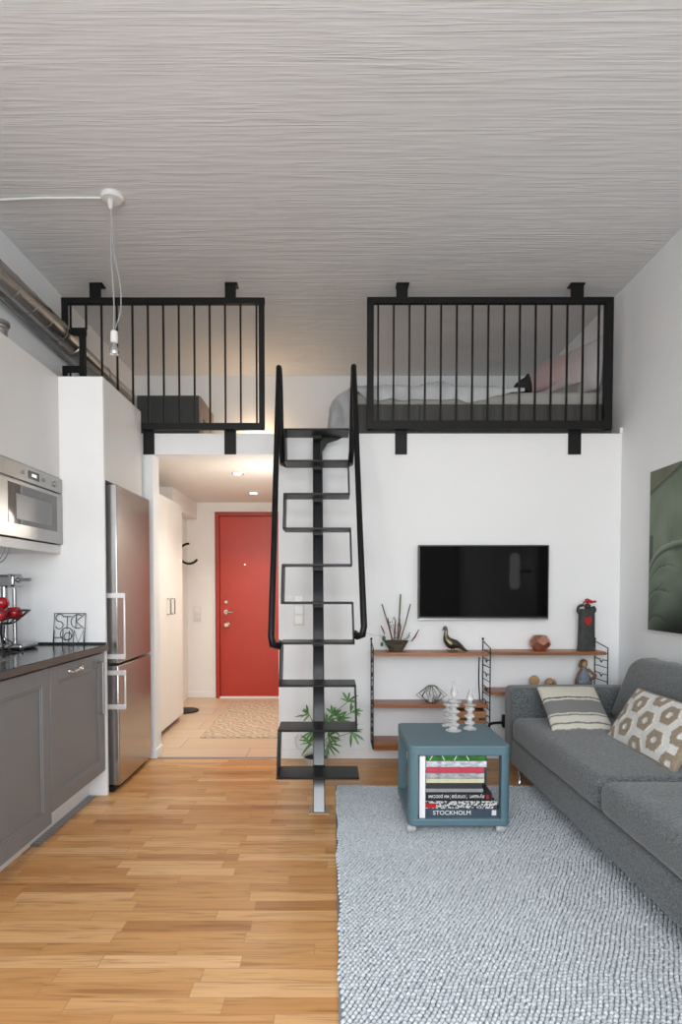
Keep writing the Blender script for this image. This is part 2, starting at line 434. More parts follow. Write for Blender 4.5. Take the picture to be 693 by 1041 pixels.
def catmull(P, n=6):
    P = [Vector(p) for p in P]; out = []
    Q = [P[0]*2-P[1]]+P+[P[-1]*2-P[-2]]
    for i in range(1, len(Q)-2):
        a, b, c, d = Q[i-1:i+3]
        for k in range(n):
            t = k/n
            out.append(.5*((2*b)+(c-a)*t+(2*a-5*b+4*c-d)*t*t+(3*b-a-3*c+d)*t**3))
    out.append(P[-1]); return out
def setcol(o, fn):
    """vertex colours computed from a function of the vertex index / uv list"""
    me = o.data; at_ = me.color_attributes.new('col', 'FLOAT_COLOR', 'POINT')
    arr = np.ones((len(me.vertices), 4), dtype=np.float32)
    for i in range(len(me.vertices)): arr[i, :3] = fn(i)
    at_.data.foreach_set('color', arr.ravel())
def rad(L, n):
    out = []
    for a_, b_ in zip(L, L[1:]): out += [a_+(b_-a_)*k/n for k in range(n)]
    return out+[L[-1]]
def text_mesh(txt, size, M4, depth=.0008, xs=1.0):
    cu = bpy.data.curves.new('lettering', 'FONT'); cu.body = txt; cu.size = size; cu.extrude = depth; cu.align_x = 'LEFT'
    o = bpy.data.objects.new('lettering', cu); COL.objects.link(o)
    dg = bpy.context.evaluated_depsgraph_get(); me = bpy.data.meshes.new_from_object(o.evaluated_get(dg))
    bpy.data.objects.remove(o); bpy.data.curves.remove(cu)
    me.transform(Matrix.Diagonal((xs, 1, 1, 1))); me.transform(M4); me.materials.clear()
    return me

# ================================================================= THE SHELL
XL, XR, YB, YH, ZC = -1.95, 2.04, 4.20, 6.55, 3.325
YR = -1.3; YLB = 5.92; ZD0, ZD1 = 2.165, 2.31
XO0, XO1 = -1.27, -.385
sbox('floor', K['floor'], (XL, XR, YR, YB, -.1, 0))
sbox('floor_hall', K['tile'], (XL, XO1, YB, YH, -.1, 0))
sbox('ceiling', K['ceil'], (XL-.1, XR+.1, YR-.1, YH+.1, ZC, ZC+.1))
sbox('wall_left', K['wall'], (XL-.1, XL, YR-.1, YH+.1, -.1, ZC))
sbox('wall_right', K['wall'], (XR, XR+.1, YR-.1, YH+.1, -.1, ZC))
sbox('wall_back', K['wall'], (XO1, XR, YB, YB+.14, -.1, ZD1), (XL, XO0, YB, YB+.14, -.1, ZD1), (XO0, XO1, YB, YB+.14, ZD0, ZD1))
sbox('floor_loft', K['wall'], (XL, XR, YB+.14, YLB, ZD0+.005, ZD1))
sbox('ceiling_hall', K['hallceil'], (XL, XO1+.1, YB+.14, YH, ZD0, ZD0+.005))
sbox('wall_loft_back', K['wall'], (XL, XR, YLB, YH, ZD1, ZC), (XL, XR, YLB, YH, ZD0+.005, ZD1))
sbox('wall_hall_right', K['hallwall'], (XO1, XO1+.1, YB+.14, YH, -.1, ZD0))
sbox('wall_hall_left', K['hallwall'], (XL, -1.61, 5.50, YH, -.1, ZD0))
sbox('wall_hall_back', K['hallwall'], (XL, -1.30, YH, YH+.1, -.1, ZD0), (-.41, XO1+.1, YH, YH+.1, -.1, ZD0), (-1.30, -.41, YH, YH+.1, 2.06, ZD0))
sbox('trim_1', K['hallwall'], (-1.61, -1.50, 5.55, YH, 1.98, ZD0))
sbox('trim_2', K['grey'], (XO0, XO1, YB-.012, YB+.012, 0, .006))           # threshold strip
sbox('baseboard_back', K['trim'], (XO1, XR, YB-.014, YB, 0, .068), (-1.31, XO0, YB-.014, YB, 0, .068), (XO0, XO0+.014, YB-.014, YB+.14, 0, .068), bevel=.004)
sbox('baseboard_hall', K['trim'], (-1.61, -1.32, YH-.014, YH, 0, .07), bevel=.004)
sbox('baseboard_right', K['trim'], (XR-.014, XR, YR, YB-.014, 0, .068), bevel=.004)
sbox('trim_3', K['trim'], (XR-.02, XR, YB-.012, YB, ZD1, ZD1+.04), (XL, XR, YB-.003, YB, ZD1-.004, ZD1))
# window wall behind the camera
wx0, wx1, wz0, wz1 = -1.5, 1.25, .55, 2.75
sbox('wall_rear', K['wall'], (XL, wx0, YR-.1, YR, -.1, ZC), (wx1, XR, YR-.1, YR, -.1, ZC), (wx0, wx1, YR-.1, YR, -.1, wz0), (wx0, wx1, YR-.1, YR, wz1, ZC))
wnd = sbox('window_1', K['trim'], (wx0, wx1, YR-.09, YR-.03, wz0, wz0+.06), (wx0, wx1, YR-.09, YR-.03, wz1-.06, wz1), (wx0, wx0+.06, YR-.09, YR-.03, wz0, wz1), (wx1-.06, wx1, YR-.09, YR-.03, wz0, wz1), (-.16, -.09, YR-.09, YR-.03, wz0, wz1))

# ---------------------------------------------------------------- red entrance door
d = struct(thing('door_1', (-.855, YH, 0), 'red flush entrance door at the end of the hall', 'door'))
for k in ('label', 'category'): pass
MB().box(-1.297, -1.25, YH-.03, YH+.08, 0, 2.06).box(-.46, -.413, YH-.03, YH+.08, 0, 2.06).box(-1.25, -.46, YH-.03, YH+.08, 2.015, 2.06).build('door_frame', K['redd'], d, bevel=.004)
leaf = MB().box(-1.247, -.463, YH-.012, YH+.035, .02, 2.012).build('door_leaf', K['red'], d, bevel=.003)
MB().box(-1.325, -1.298, YH-.016, YH, 0, 2.061).box(-1.325, -.39, YH-.016, YH, 2.061, 2.085).build('casing', K['trim'], d, bevel=.003)
MB().box(-1.25, -.46, YH-.035, YH+.02, 0, .018).build('threshold', K['trim'], d)
hx = at(230, 612, YH).x; hz = [at(230, q, YH).z for q in (612, 622, 635, 574)]
MB().lathe([(0,-.02),(.015,-.02),(.024,-.010),(.024,0),(0,0)], (hx, YH-.012, hz[0]), axis=1).build('upper_lock', K['brass'], leaf)
for o_ in (leaf,): pass
h = MB(); h.lathe([(.0,-.012),(.024,-.012),(.022,0),(0,0)], (hx, YH-.012, hz[1]), axis=1); h.tube([(hx, YH-.015, hz[1]), (hx, YH-.055, hz[1]), (hx+.085, YH-.058, hz[1]-.003)], .009, 10); h.build('handle', K['brass'], leaf)
h = MB(); h.lathe([(0,-.05),(.022,-.05),(.03,-.035),(.027,-.02),(.013,-.012),(.028,-.008),(.028,0),(0,0)], (hx+.008, YH-.012, hz[2]), axis=1); h.build('knob', K['brass'], leaf)
px_ = at(249, 574, YH)
MB().lathe([(0,-.008),(.009,-.008),(.009,0),(0,0)], (px_.x, YH-.012, px_.z), axis=1).build('peephole', K['brass'], leaf)

# hall wardrobe
w = thing('hall_wardrobe', (-1.66, 4.92, 0), 'tall cream two-door wardrobe on the left side of the hall', 'wardrobe')
MB().box(-1.94, -1.41, 4.36, 5.47, .07, 1.98).build('carcass', K['hallwall'], w)
MB().box(-1.94, -1.43, 4.36, 5.47, 0, .07).build('plinth', K['grey'], w)
for (y0, y1, hy) in ((4.36, 4.565, None), (4.568, 5.017, 4.955), (5.02, 5.47, 5.085)):
    dr = MB().box(-1.41, -1.39, y0, y1, .055, 1.98).build('door', K['hallwall'], w, bevel=.002)
    if hy: MB().tube([(-1.389, hy, 1.0), (-1.36, hy, 1.0), (-1.36, hy, 1.13), (-1.389, hy, 1.13)], .006, 8).build('handle', K['grey'], dr)

# coat stand
c = thing('coat_stand', (-1.51, 5.82, 0), 'black coat stand with a ring of hooks beyond the hall wardrobe', 'coat stand')
MB().lathe([(0,0),(.137,0),(.14,.008),(.135,.014),(.03,.02),(0,.02)], (-1.468, 5.82, 0), n=40).build('base', K['black'], c)
MB().tube([(-1.50, 5.82, .015), (-1.50, 5.82, 1.72)], .012, 12).build('pole', K['black'], c)
def arc(cx, cy, cz, r, a0, a1, yv=0):
    return [(cx+math.cos(a)*r, cy+yv*math.sin(a), cz+math.sin(a)*r) for a in [math.radians(a0+(a1-a0)*i/14) for i in range(15)]]
rc = at(192.5, 563, 5.82)
MB().tube(arc(rc.x, 5.80, rc.z, .098, 88, 172), .011, 8).tube([(-1.50, 5.82, rc.z+.02), arc(rc.x, 5.80, rc.z, .098, 88, 172)[-1]], .009, 8).build('hook', K['black'], c)
MB().tube(arc(rc.x, 5.80, rc.z, .098, 200, 325), .011, 8).tube([(-1.50, 5.82, rc.z-.03), arc(rc.x, 5.80, rc.z, .098, 200, 325)[0]], .009, 8).build('hook', K['black'], c)

# hall mat
a0, b0 = at(205, 751, 4.78), at(234, 715, 6.1)
MB().box(-1.08, -.40, 4.77, 6.30, .001, .010).build('hall_mat', K['mat'], bevel=.003, tag=('beige woven runner mat on the hall floor before the red door', 'mat'))
# hall switch
s = at(200.8, 624, YH)
o = thing('light_switch', (s.x, YH, s.z), 'white two-gang switch on the hall wall left of the red door', 'light switch')
MB().box(s.x-.042, s.x+.042, YH-.012, YH-.001, s.z-.085, s.z+.085).build('plate', K['plasticg'], o, bevel=.003)
MB().box(s.x-.03, s.x+.03, YH-.017, YH-.012, s.z+.012, s.z+.07).build('rocker', K['plastic'], o, bevel=.002)
MB().lathe([(0,-.006),(.02,-.006),(.022,0),(0,0)], (s.x, YH-.012, s.z-.04), axis=1).build('dimmer', K['plasticg'], o)
# downlights
def pzc(u, v, Z):
    a = (u-PCX)/FPX; b = (PCY-v)/FPX; t = (Z-EYE)/(b*CT-ST); return Vector((a*t, (CT+b*ST)*t, Z))
for i, (u, v) in enumerate(((241.5, 481), (257.5, 501))):
    p = pzc(u, v, ZD0)
    o = thing('ceiling_downlight', (p.x, p.y, ZD0), ('round lit downlight in the hall ceiling, nearer one', 'round lit downlight in the hall ceiling, just before the red door')[i], 'ceiling light', 'hall ceiling downlights')
    MB().lathe([(.038,0),(.05,0),(.05,-.006),(.038,-.004)], (p.x, p.y, ZD0-.0005), n=32).build('ring', K['chrome'], o)
    MB().lathe([(0,0),(.034,0),(.034,-.003),(0,-.003)], (p.x, p.y, ZD0-.005), n=28).build('lens', K['bulbon'], o)

# ================================================================= KITCHEN
XF = -1.33
def shaker(y0, y1, z0, z1, parent, x=XF):
    """recessed panel door facing +X"""
    m = MB(); fr = .075; t = .022
    m.box(x-t, x, y0, y0+fr, z0, z1).box(x-t, x, y1-fr, y1, z0, z1).box(x-t, x, y0+fr, y1-fr, z0, z0+fr).box(x-t, x, y0+fr, y1-fr, z1-fr, z1)
    dr = m.build('door', K['cab'], parent, bevel=.0025)
    m = MB(); m.box(x-t, x-.009, y0+fr-.001, y1-fr+.001, z0+fr-.001, z1-fr+.001)
    m.build('door_panel', K['cab'], dr)
    m = MB(); q = .012
    for (a, b, c2, d2) in ((y0+fr, y0+fr+q, z0+fr, z1-fr), (y1-fr-q, y1-fr, z0+fr, z1-fr), (y0+fr+q, y1-fr-q, z0+fr, z0+fr+q), (y0+fr+q, y1-fr-q, z1-fr-q, z1-fr)):
        m.box(x-.009, x-.003, a, b, c2, d2)
    m.build('molding', K['cab'], dr, bevel=.002)
    return dr
ZT = .893; ZU = ZT-.035
cab1 = thing('base_cabinet', (-1.6, 2.43, 0), 'warm grey base cabinet with the larger panelled door, near the camera', 'cabinet', 'kitchen base cabinets')
MB().box(XL+.01, XF-.024, 2.016, 2.749, .12, .14).box(XL+.01, XF-.024, 2.0, 2.016, .12, ZU-.003).box(XL+.01, XF-.024, 2.749, 2.765, .12, ZU-.003).box(XL+.01, XL+.02, 2.016, 2.749, .14, ZU-.003).build('carcass', K['cabw'], cab1)
dr = shaker(2.10, 2.765, .105, ZU-.012, cab1)
cab2 = thing('base_cabinet', (-1.6, 3.09, 0), 'warm grey base cabinet with chrome pull, next to the fridge panel', 'cabinet', 'kitchen base cabinets')
MB().box(XL+.01, XF-.024, 2.788, 3.409, .155, .175).box(XL+.01, XF-.024, 2.772, 2.788, .155, ZU-.003).box(XL+.01, XF-.024, 3.409, 3.425, .155, ZU-.003).box(XL+.01, XL+.02, 2.788, 3.409, .175, ZU-.003).build('carcass', K['cabw'], cab2)
dr2 = shaker(2.772, 3.425, .155, ZU-.012, cab2)
zc = ZU-.055
h = MB(); yy = 3.03
h.tube(catmull([(XF, yy-.07, zc), (XF+.02, yy-.055, zc-.006), (XF+.026, yy, zc+.002), (XF+.02, yy+.055, zc-.006), (XF, yy+.07, zc)], 5), .006, 8)
h.ball((XF+.022, yy, zc), .012, 10).ball((XF+.004, yy-.07, zc), .011, 10).ball((XF+.004, yy+.07, zc), .011, 10)
h.build('pull', K['chrome'], dr2)
ya = 3.335
MB().tube([(XF, ya, .80), (XF+.028, ya, .80), (XF+.028, ya, .51), (XF, ya, .51)], .0065, 8).build('handle', K['grey'], dr2)
MB().box(-1.46, -1.43, 2.0, 3.43, 0, .118).build('plinth', K['panelw'], tag=('white plinth board under the grey base cabinets', 'plinth'))
o = thing('floor_vent', (-1.40, 3.1, 0), 'long narrow metal floor vent strip along the white plinth', 'vent')
MB().box(-1.428, -1.385, 2.75, 3.42, .0005, .008).build('frame', K['grey'], o, bevel=.002)
m = MB()
for i in range(22): m.box(-1.421, -1.392, 2.765+i*.03, 2.782+i*.03, .008, .0095)
m.build('grille', K['steelside'], o)
# worktop
wt = thing('worktop', (-1.62, 2.7, ZU), 'dark glossy stone worktop with a brown front edge', 'worktop')
SX0, SX1, SY0, SY1 = -1.86, -1.47, 2.16, 2.745
m = MB().box(XL, SX0, 1.9, 3.44, ZU, ZT).box(SX1, -1.312, 1.9, 3.44, ZU, ZT).box(SX0, SX1, 1.9, SY0, ZU, ZT).box(SX0, SX1, SY1, 3.44, ZU, ZT)
m.build('slab', K['counter'], wt)
MB().box(-1.312, -1.308, 1.9, 3.44, ZU, ZT-.004).build('front_edge', K['counteredge'], wt)
MB().box(XL+.001, -1.32, 3.425, 3.439, ZT, ZT+.012).build('sealing_strip', K['counter'], wt)
o = thing('sink', (-1.665, 2.52, ZU-.15), 'stainless steel sink set into the dark worktop', 'sink')
m = MB(); m.box(SX0+.002, SX1-.002, SY0+.002, SY1-.002, ZU-.16, ZU-.15).box(SX0+.002, SX0+.01, SY0+.002, SY1-.002, ZU-.15, ZT+.002).box(SX1-.01, SX1-.002, SY0+.002, SY1-.002, ZU-.15, ZT+.002).box(SX0+.002, SX1-.002, SY0+.002, SY0+.01, ZU-.15, ZT+.002).box(SX0+.002, SX1-.002, SY1-.01, SY1-.002, ZU-.15, ZT+.002)
m.build('basin', K['steelh'], o)
MB().lathe([(0,0),(.035,0),(.035,.004),(0,.004)], (-1.665, 2.52, ZU-.15)).build('drain', K['chrome'], o)

# fridge housing
YP = 3.44
o = thing('fridge_housing', (-1.63, 3.8, 0), 'tall white cupboard housing around the steel fridge', 'cabinet')
MB().box(XL+.002, -1.325, YP, YP+.022, .0, 2.44).build('side_panel', K['panelw'], o, bevel=.0015)
MB().box(XL+.002, -1.345, YP+.022, 4.118, 1.855, 2.44).build('top_cupboard', K['panelw'], o)
MB().box(-1.344, -1.325, YP+.024, 4.12, 1.852, 2.44).build('door', K['cabw'], o, bevel=.0015)
# fridge
f = thing('fridge', (-1.6, 3.81, 0), 'tall brushed steel fridge freezer with two doors and bar handles', 'fridge')
MB().box(-1.94, -1.36, 3.482, 4.12, .02, 1.835).build('body', K['steelside'], f, bevel=.004)
zs = .765
u_ = MB().box(-1.355, -1.275, 3.505, 4.125, zs+.006, 1.835).build('upper_door', K['steel'], f, bevel=.007, seg=3)
l_ = MB().box(-1.355, -1.275, 3.505, 4.125, .035, zs-.006).build('lower_door', K['steel'], f, bevel=.007, seg=3)
MB().box(-1.9, -1.31, 3.50, 4.11, 0, .03).build('foot_plinth', K['black'], f)
for par, z0, z1 in ((u_, zs+.035, 1.19), (l_, .50, zs-.035)):
    hd = MB().box(-1.243, -1.232, 3.50, 3.512, z0, z1).build('handle', K['whitemetal'], par, bevel=.003)
    for zz_ in (z0-.002, z1-.028): MB().box(-1.352, -1.232, 3.495, 3.504, zz_, zz_+.03).build('bracket', K['whitemetal'], hd, bevel=.002)

# upper cabinet with microwave
XU = -1.58
o = thing('wall_cabinet', (-1.76, 3.1, 1.42), 'white wall cabinet holding the built-in microwave', 'cabinet')
MB().box(XL+.002, XU, 2.601, YP-.001, 1.42, 1.468).build('bottom_shelf', K['cabw'], o, bevel=.002)
MB().box(XL+.002, XU-.022, 2.0, YP-.001, 1.862, 2.44).build('carcass', K['cabw'], o)
for y0, y1 in ((2.02, 2.826), (2.83, 3.437)): MB().box(XU-.02, XU, y0, y1, 1.855, 2.44).build('door', K['cabw'], o, bevel=.0015)
MB().box(XL+.002, XU, 2.5, 2.6, 1.42, 1.853).build('side_panel', K['cabw'], o)
mw = thing('microwave', (-1.7, 3.12, 1.474), 'built-in brushed steel microwave oven with dark glass door', 'microwave')
my0, my1, mz0, mz1 = 2.78, 3.434, 1.474, 1.848
MB().box(XL+.02, XU-.005, my0, my1, mz0, mz1).build('body', K['steelside'], mw)
cp = MB().box(XU-.004, XU+.016, my0, my1, 1.765, mz1).build('control_panel', K['steelh'], mw, bevel=.002)
md = MB().box(XU-.004, XU+.016, my0, my1, mz0, 1.757).build('door', K['steelh'], mw, bevel=.002)
wn_ = MB().box(XU+.016, XU+.018, 2.86, 3.362, 1.54, 1.738).build('window', K['darkglass'], md)
MB().box(XU+.018, XU+.0188, 2.93, 3.30, 1.565, 1.69).build('mesh_screen', K['cavity'], wn_)
ds = MB().box(XU+.016, XU+.018, 3.055, 3.165, 1.786, 1.828).build('display', K['lcd'], cp)
m = MB()
for i in range(4): m.box(XU+.018, XU+.0188, 3.088+i*.013, 3.096+i*.013, 1.799, 1.815)
m.build('digits', K['lcdon'], ds)
for yk, r in ((3.005, .009), (3.215, .009), (3.345, .017)):
    MB().lathe([(0,.0),(r,.0),(r*.9,.008),(0,.009)], (XU+.016, yk, 1.806), axis=0, n=20).build('button', K['grey'], cp)
# spout stub and wire under cabinet
o = thing('vent_stub', (-1.75, 3.13, 2.44), 'short galvanised vent pipe stub on top of the white wall cabinet', 'pipe')
MB().lathe([(.045,0),(.045,.13),(.05,.135),(.05,.15),(.042,.155),(.042,.17),(0,.17)], (-1.75, 3.13, 2.441)).build('pipe', K['pipe'], o)
MB().lathe([(.052,0),(.058,.004),(.058,.02),(.052,.024)], (-1.75, 3.13, 2.59)).build('collar', K['pipeseam'], o)
wp = [at(-6, 574, 2.9), at(3, 570, 2.9), at(8, 562, 2.9), at(9.5, 557, 2.9)]
wp[-1].z = 1.4195
m = MB(); m.tube(catmull(wp, 5), .0035, 6); q = [Vector(p)+Vector((-.02, -.0, .004)) for p in wp]; q[-1].z = 1.4195; m.tube(catmull(q, 5), .0025, 6)
m.build('wire_rack', K['grey'], tag=('thin grey wire rack hanging under the microwave cabinet', 'rack'))

# duct along wall
o = thing('ventilation_duct', (-1.86, 4, 2.9), 'shiny spiral ventilation duct running along the left wall near the ceiling', 'duct')
def ductp(y): return Vector((-1.862, y, 2.965))
MB().tube([ductp(1.2), ductp(4.28)], .072, 36).build('wide_duct', K['pipe'], o)
MB().tube([ductp(4.32), ductp(YLB-.002)], .055, 30).build('narrow_duct', K['pipe'], o)
for k in range(11):
    y = 2.05+k*.2; MB().tube([(-1.862+math.cos(2*PI*j/28)*.0722, y, 2.965+math.sin(2*PI*j/28)*.0722) for j in range(28)], .0022, 6, closed=True).build('seam', K['pipeseam'], o)
m = MB(); m.lathe([(.072,0),(.079,.005),(.079,.05),(.06,.075),(.055,.08)], (-1.862, 4.25, 2.965), n=36, axis=1)
for yy_ in (4.85, 5.4): MB().lathe([(.056,0),(.06,.004),(.06,.02),(.056,.024)], (-1.862, yy_, 2.965), n=30, axis=1).build('collar', K['pipeseam'], o)
m.build('collar', K['pipeseam'], o)
MB().tube([(-1.90, 2.9, 2.90), (-1.90, 3.6, 2.875), (-1.92, 4.2, 2.87), (-1.925, 5.0, 2.86)], .012, 8).build('wall_pipe', K['grey'], tag=('thin grey pipe running below the spiral duct', 'pipe'))

# white round lid on the tall cupboard
p = at(105, 384, 3.78)
MB().lathe([(0,0),(.055,0),(.062,.006),(.062,.032),(.056,.038),(0,.038)], (-1.46, 3.72, 2.441), n=36).build('round_box', K['plastic'], tag=('flat round white box on top of the tall white cupboard', 'box'))

# wire letter trivet
tr = thing('letter_trivet', (-1.52, 3.38, ZT), 'square black wire trivet of the letters STOCKHOLM leaning on the white panel', 'trivet')
tz0 = ZT+.003; TW, TH = .178, .178
tx0, tx1 = -1.612, -1.432
def tp(u, v):     # u,v in 0..1 on the leaning square
    return Vector((tx0+(tx1-tx0)*u, 3.395+.026*v, tz0+TH*v))
m = MB(); wr = .0024
m.tube([tp(0,0), tp(0,1), tp(1,1), tp(1,0)], wr, 6)
m.build('frame', K['wire'], tr)
def cir(cx, cy, r, a0=0, a1=360, n=22): return [tp(cx+r*math.cos(math.radians(a0+(a1-a0)*i/n)), cy+r*math.sin(math.radians(a0+(a1-a0)*i/n))) for i in range(n+1)]
m = MB()
m.tube(cir(.17, .86, .12, 20, 270), wr, 6).tube(cir(.17, .62, .12, 90, -160), wr, 6)                    # S
m.tube([tp(.28,.90), tp(.56,.90)], wr, 6).tube([tp(.42,.90), tp(.42,.50)], wr, 6)                          # T
m.tube(cir(.42, .34, .20), wr, 6)                                                                         # O
m.tube(cir(.76, .74, .22, 60, 300), wr, 6)                                                                # C
m.tube([tp(.70,.98), tp(.70,.52)], wr, 6).tube([tp(.97,.98), tp(.70,.74), tp(.98,.50)], wr, 6)            # K
m.tube([tp(.02,.46), tp(.02,.02)], wr, 6).tube([tp(.02,.22), tp(.30,.22)], wr, 6).tube([tp(.30,.46), tp(.30,.0)], wr, 6)  # H
m.tube(cir(.46, .26, .12), wr, 6)                                                                         # O
m.tube([tp(.50,.44), tp(.50,.04), tp(.66,.04)], wr, 6)                                                     # L
m.tube([tp(.64,.0), tp(.66,.46), tp(.80,.06), tp(.96,.46), tp(.98,.0)], wr, 6)                            # M
m.build('letters', K['wire'], tr)

# lever juicer / coffee press
jx, jy = -1.775, 3.17
o = thing('lever_juicer', (jx, jy, ZT), 'chrome lever press machine standing on the worktop behind the fruit bowl', 'juicer')
MB().puff(jx-.11, jx+.145, jy-.08, jy+.10, ZT+.001, ZT+.034, .014, k=3, m=3).build('base', K['steel'], o)
MB().lathe([(.024,0),(.02,.01),(.018,.02),(.018,.33),(.022,.335)], (jx-.02, jy+.06, ZT+.033)).lathe([(.026,0),(.026,.014)], (jx-.02, jy+.06, ZT+.23)).build('column', K['jsteel'], o)
MB().lathe([(.011,0),(.011,.37)], (jx+.035, jy+.06, ZT+.033)).build('guide_rod', K['jsteel'], o)
MB().puff(jx-.06, jx+.075, jy-.02, jy+.085, ZT+.335, ZT+.40, .012, k=3, m=3).box(jx+.045, jx+.06, jy-.021, jy+.086, ZT+.33, ZT+.404).build('head', K['jsteel'], o)
MB().tube([(jx+.07, jy+.03, ZT+.372), (jx+.145, jy+.02, ZT+.374)], [.007, .009], 12).lathe([(.016,0),(.016,.01)], (jx+.074, jy+.03, ZT+.372), axis=0).build('lever', K['grey'], o)
MB().lathe([(.05,0),(.052,.05),(.03,.056),(0,.056)], (jx-.045, jy-.0, ZT+.075), n=24).lathe([(.012,0),(.012,.045)], (jx-.045, jy, ZT+.034), n=16).build('cup_holder', K['jsteel'], o)

# fruit basket
bx_, by_ = -1.665, 2.95
o = thing('fruit_basket', (bx_, by_, ZT), 'footed black wire fruit basket on the worktop', 'basket')
zb = ZT+.145; R0 = .118
m = MB()
for k in range(16):
    a = 2*PI*k/16; ca, sa = math.cos(a), math.sin(a)
    m.tube(catmull([(bx_+ca*r, by_+sa*r, zb+z) for r, z in ((.01,0),(.06,.006),(.098,.035),(R0+.02,.070))], 4), .0022, 5)
for r, z in ((.06,.006), (.096,.033), (R0+.02,.070)):
    m.tube([(bx_+math.cos(2*PI*i/28)*r, by_+math.sin(2*PI*i/28)*r, zb+z) for i in range(28)], .0028, 6, closed=True)
m.build('bowl', K['wire'], o)
m = MB()
for k in range(5):
    a = 2*PI*k/5+.4; ca, sa = math.cos(a), math.sin(a)
    m.tube(catmull([(bx_+ca*r, by_+sa*r, ZT+z) for r, z in ((.02,.143),(.02,.08),(.045,.06),(.055,.04),(.035,.03),(.05,.008),(.095,.004),(.10,.014),(.085,.018))], 4), .003, 6)
m.tube([(bx_+math.cos(2*PI*i/24)*.075, by_+math.sin(2*PI*i/24)*.075, ZT+.004) for i in range(24)], .003, 6, closed=True)
m.build('foot', K['wire'], o)
ap = [(.078, .0, .058, 'frontmost on the right of the wire basket'), (.038, -.058, .050, 'low at the front of the wire basket'), (.03, .065, .055, 'at the back right of the wire basket'), (-.045, -.01, .045, 'on the left side of the wire basket'), (.012, .0, .108, 'on top of the heap in the wire basket')]
for (dx, dy, dz, lb) in ap:
    r = .034; c = Vector((bx_+dx, by_+dy, zb+dz))
    o = thing('apple', (c.x, c.y, c.z-r), 'glossy dark red apple '+lb, 'apple', 'red apples in the wire basket')
    MB().lathe([(0,-r*.80),(r*.35,-r*.9),(r*.75,-r*.68),(r*1.0,-r*.05),(r*.93,r*.42),(r*.6,r*.84),(r*.25,r*.86),(0,r*.66)], c, n=20).build('flesh', K['apple'], o, smooth=80)
    MB().tube([c+Vector((0,0,r*.66)), c+Vector((.004,0,r*1.15))], .0018, 6).build('stem', K['twig'], o)

# ================================================================= PENDANT BULB
p = pzc(114, 199, ZC)
o = thing('pendant_bulb', (p.x, p.y, 2.5), 'bare reflector bulb hanging on twisted grey cable from the ceiling', 'pendant lamp')
MB().lathe([(0,0),(.058,0),(.06,-.012),(.05,-.022),(0,-.022)], (p.x, p.y, ZC-.0005), n=32).build('ceiling_rose', K['plastic'], o)
MB().lathe([(.014,0),(.014,-.03),(.010,-.05),(0,-.05)], (p.x-.01, p.y, ZC-.022), n=16).build('cable_clamp', K['plasticg'], o)
zb = at(115, 341, p.y).z
m = MB(); pts = []
for i in range(60):
    t = i/59; z = (ZC-.06)*(1-t)+(zb)*t; a = t*9
    pts.append((p.x-.01+.012*t+.0035*math.cos(a), p.y+.0035*math.sin(a), z))
m.tube(pts, .0035, 6)
m.tube(catmull([(p.x-.008, p.y, ZC-.06), (p.x, p.y+.004, ZC-.2), (p.x+.006, p.y, ZC-.30), (p.x+.036, p.y, ZC-.46), (p.x+.042, p.y-.004, ZC-.55), (p.x+.036, p.y, ZC-.62), (p.x+.008, p.y, zb+.035)], 8), .003, 6)
m.build('cable', K['cablegrey'], o)
MB().lathe([(.006,.03),(.018,.02),(.020,0),(.020,-.035),(.016,-.04),(0,-.04)], (p.x+.002, p.y, zb), n=20).build('socket', K['white'], o)
MB().lathe([(.012,-.04),(.013,-.052),(.024,-.075),(.028,-.092),(.024,-.102),(.010,-.106),(0,-.106)], (p.x+.002, p.y, zb), n=24).build('bulb', K['chrome'], o)
MB().tube([(XL, p.y+.03, ZC-.008), (p.x-.4, p.y+.005, ZC-.008), (p.x-.055, p.y, ZC-.010)], .006, 8).build('ceiling_cable', K['plastic'], tag=('white cable clipped across the ceiling to the pendant rose', 'cable'))

# ================================================================= LOFT RAILINGS
YR0 = 4.15
def bar(m, u0, v0, u1, v1, d=.03, Y=YR0):
    a, b = at(u0, v0, Y), at(u1, v1, Y); m.box(a.x, b.x, Y-d/2, Y+d/2, a.z, b.z)
def railing(name_label, frame, bars, bot, top, tb, bb, loc):
    r = thing('loft_railing', loc, name_label, 'railing', 'black loft railings')
    m = MB()
    for k_, f_ in enumerate(frame): bar(m, *f_, d=.036-.0012*k_)
    m.build('frame', K['black'], r, bevel=.001)
    for (u, v0, v1) in bars:
        m = MB(); a, b = at(u, v0, YR0), at(u, v1, YR0); m.box(a.x-.006, a.x+.006, YR0-.006, YR0+.006, b.z, a.z); m.build('baluster', K['black'], r)
    for (u0, u1) in tb:
        m = MB(); a, b = at(u0, 305, YR0), at(u1, 305, YR0)
        m.box(a.x, b.x, YR0-.02, YR0-.008, a.z, ZC-.001).box(a.x, b.x+.01, YR0-.02, YR0+.05, ZC-.012, ZC-.001); m.build('ceiling_bracket', K['black'], r, bevel=.001)
    for (u0, u1) in bb:
        m = MB(); a, b = at(u0, 433, YB-.005), at(u1, 462, YB-.005)
        m.box(a.x, b.x, YB-.012, YB-.001, b.z, a.z).box(a.x, b.x, YR0, YB-.001, a.z-.012, a.z); m.build('wall_bracket', K['black'], r, bevel=.001)
    return r
fr = [(63, 303.5, 269, 309.5), (263, 303.5, 269, 437), (145, 430.5, 269, 437), (63, 303.5, 69, 341), (63, 334, 87.5, 341), (81, 334, 87.5, 392), (64, 372.5, 87.5, 378.5), (64, 372.5, 69, 430), (64, 430.5, 145, 437)]
bs = [(71.5, 308, 335), (87.3, 308, 335), (71.5, 377, 432)]+[(103+15.7*i, 308, 432) for i in range(10)]+[(260.5, 308, 432)]
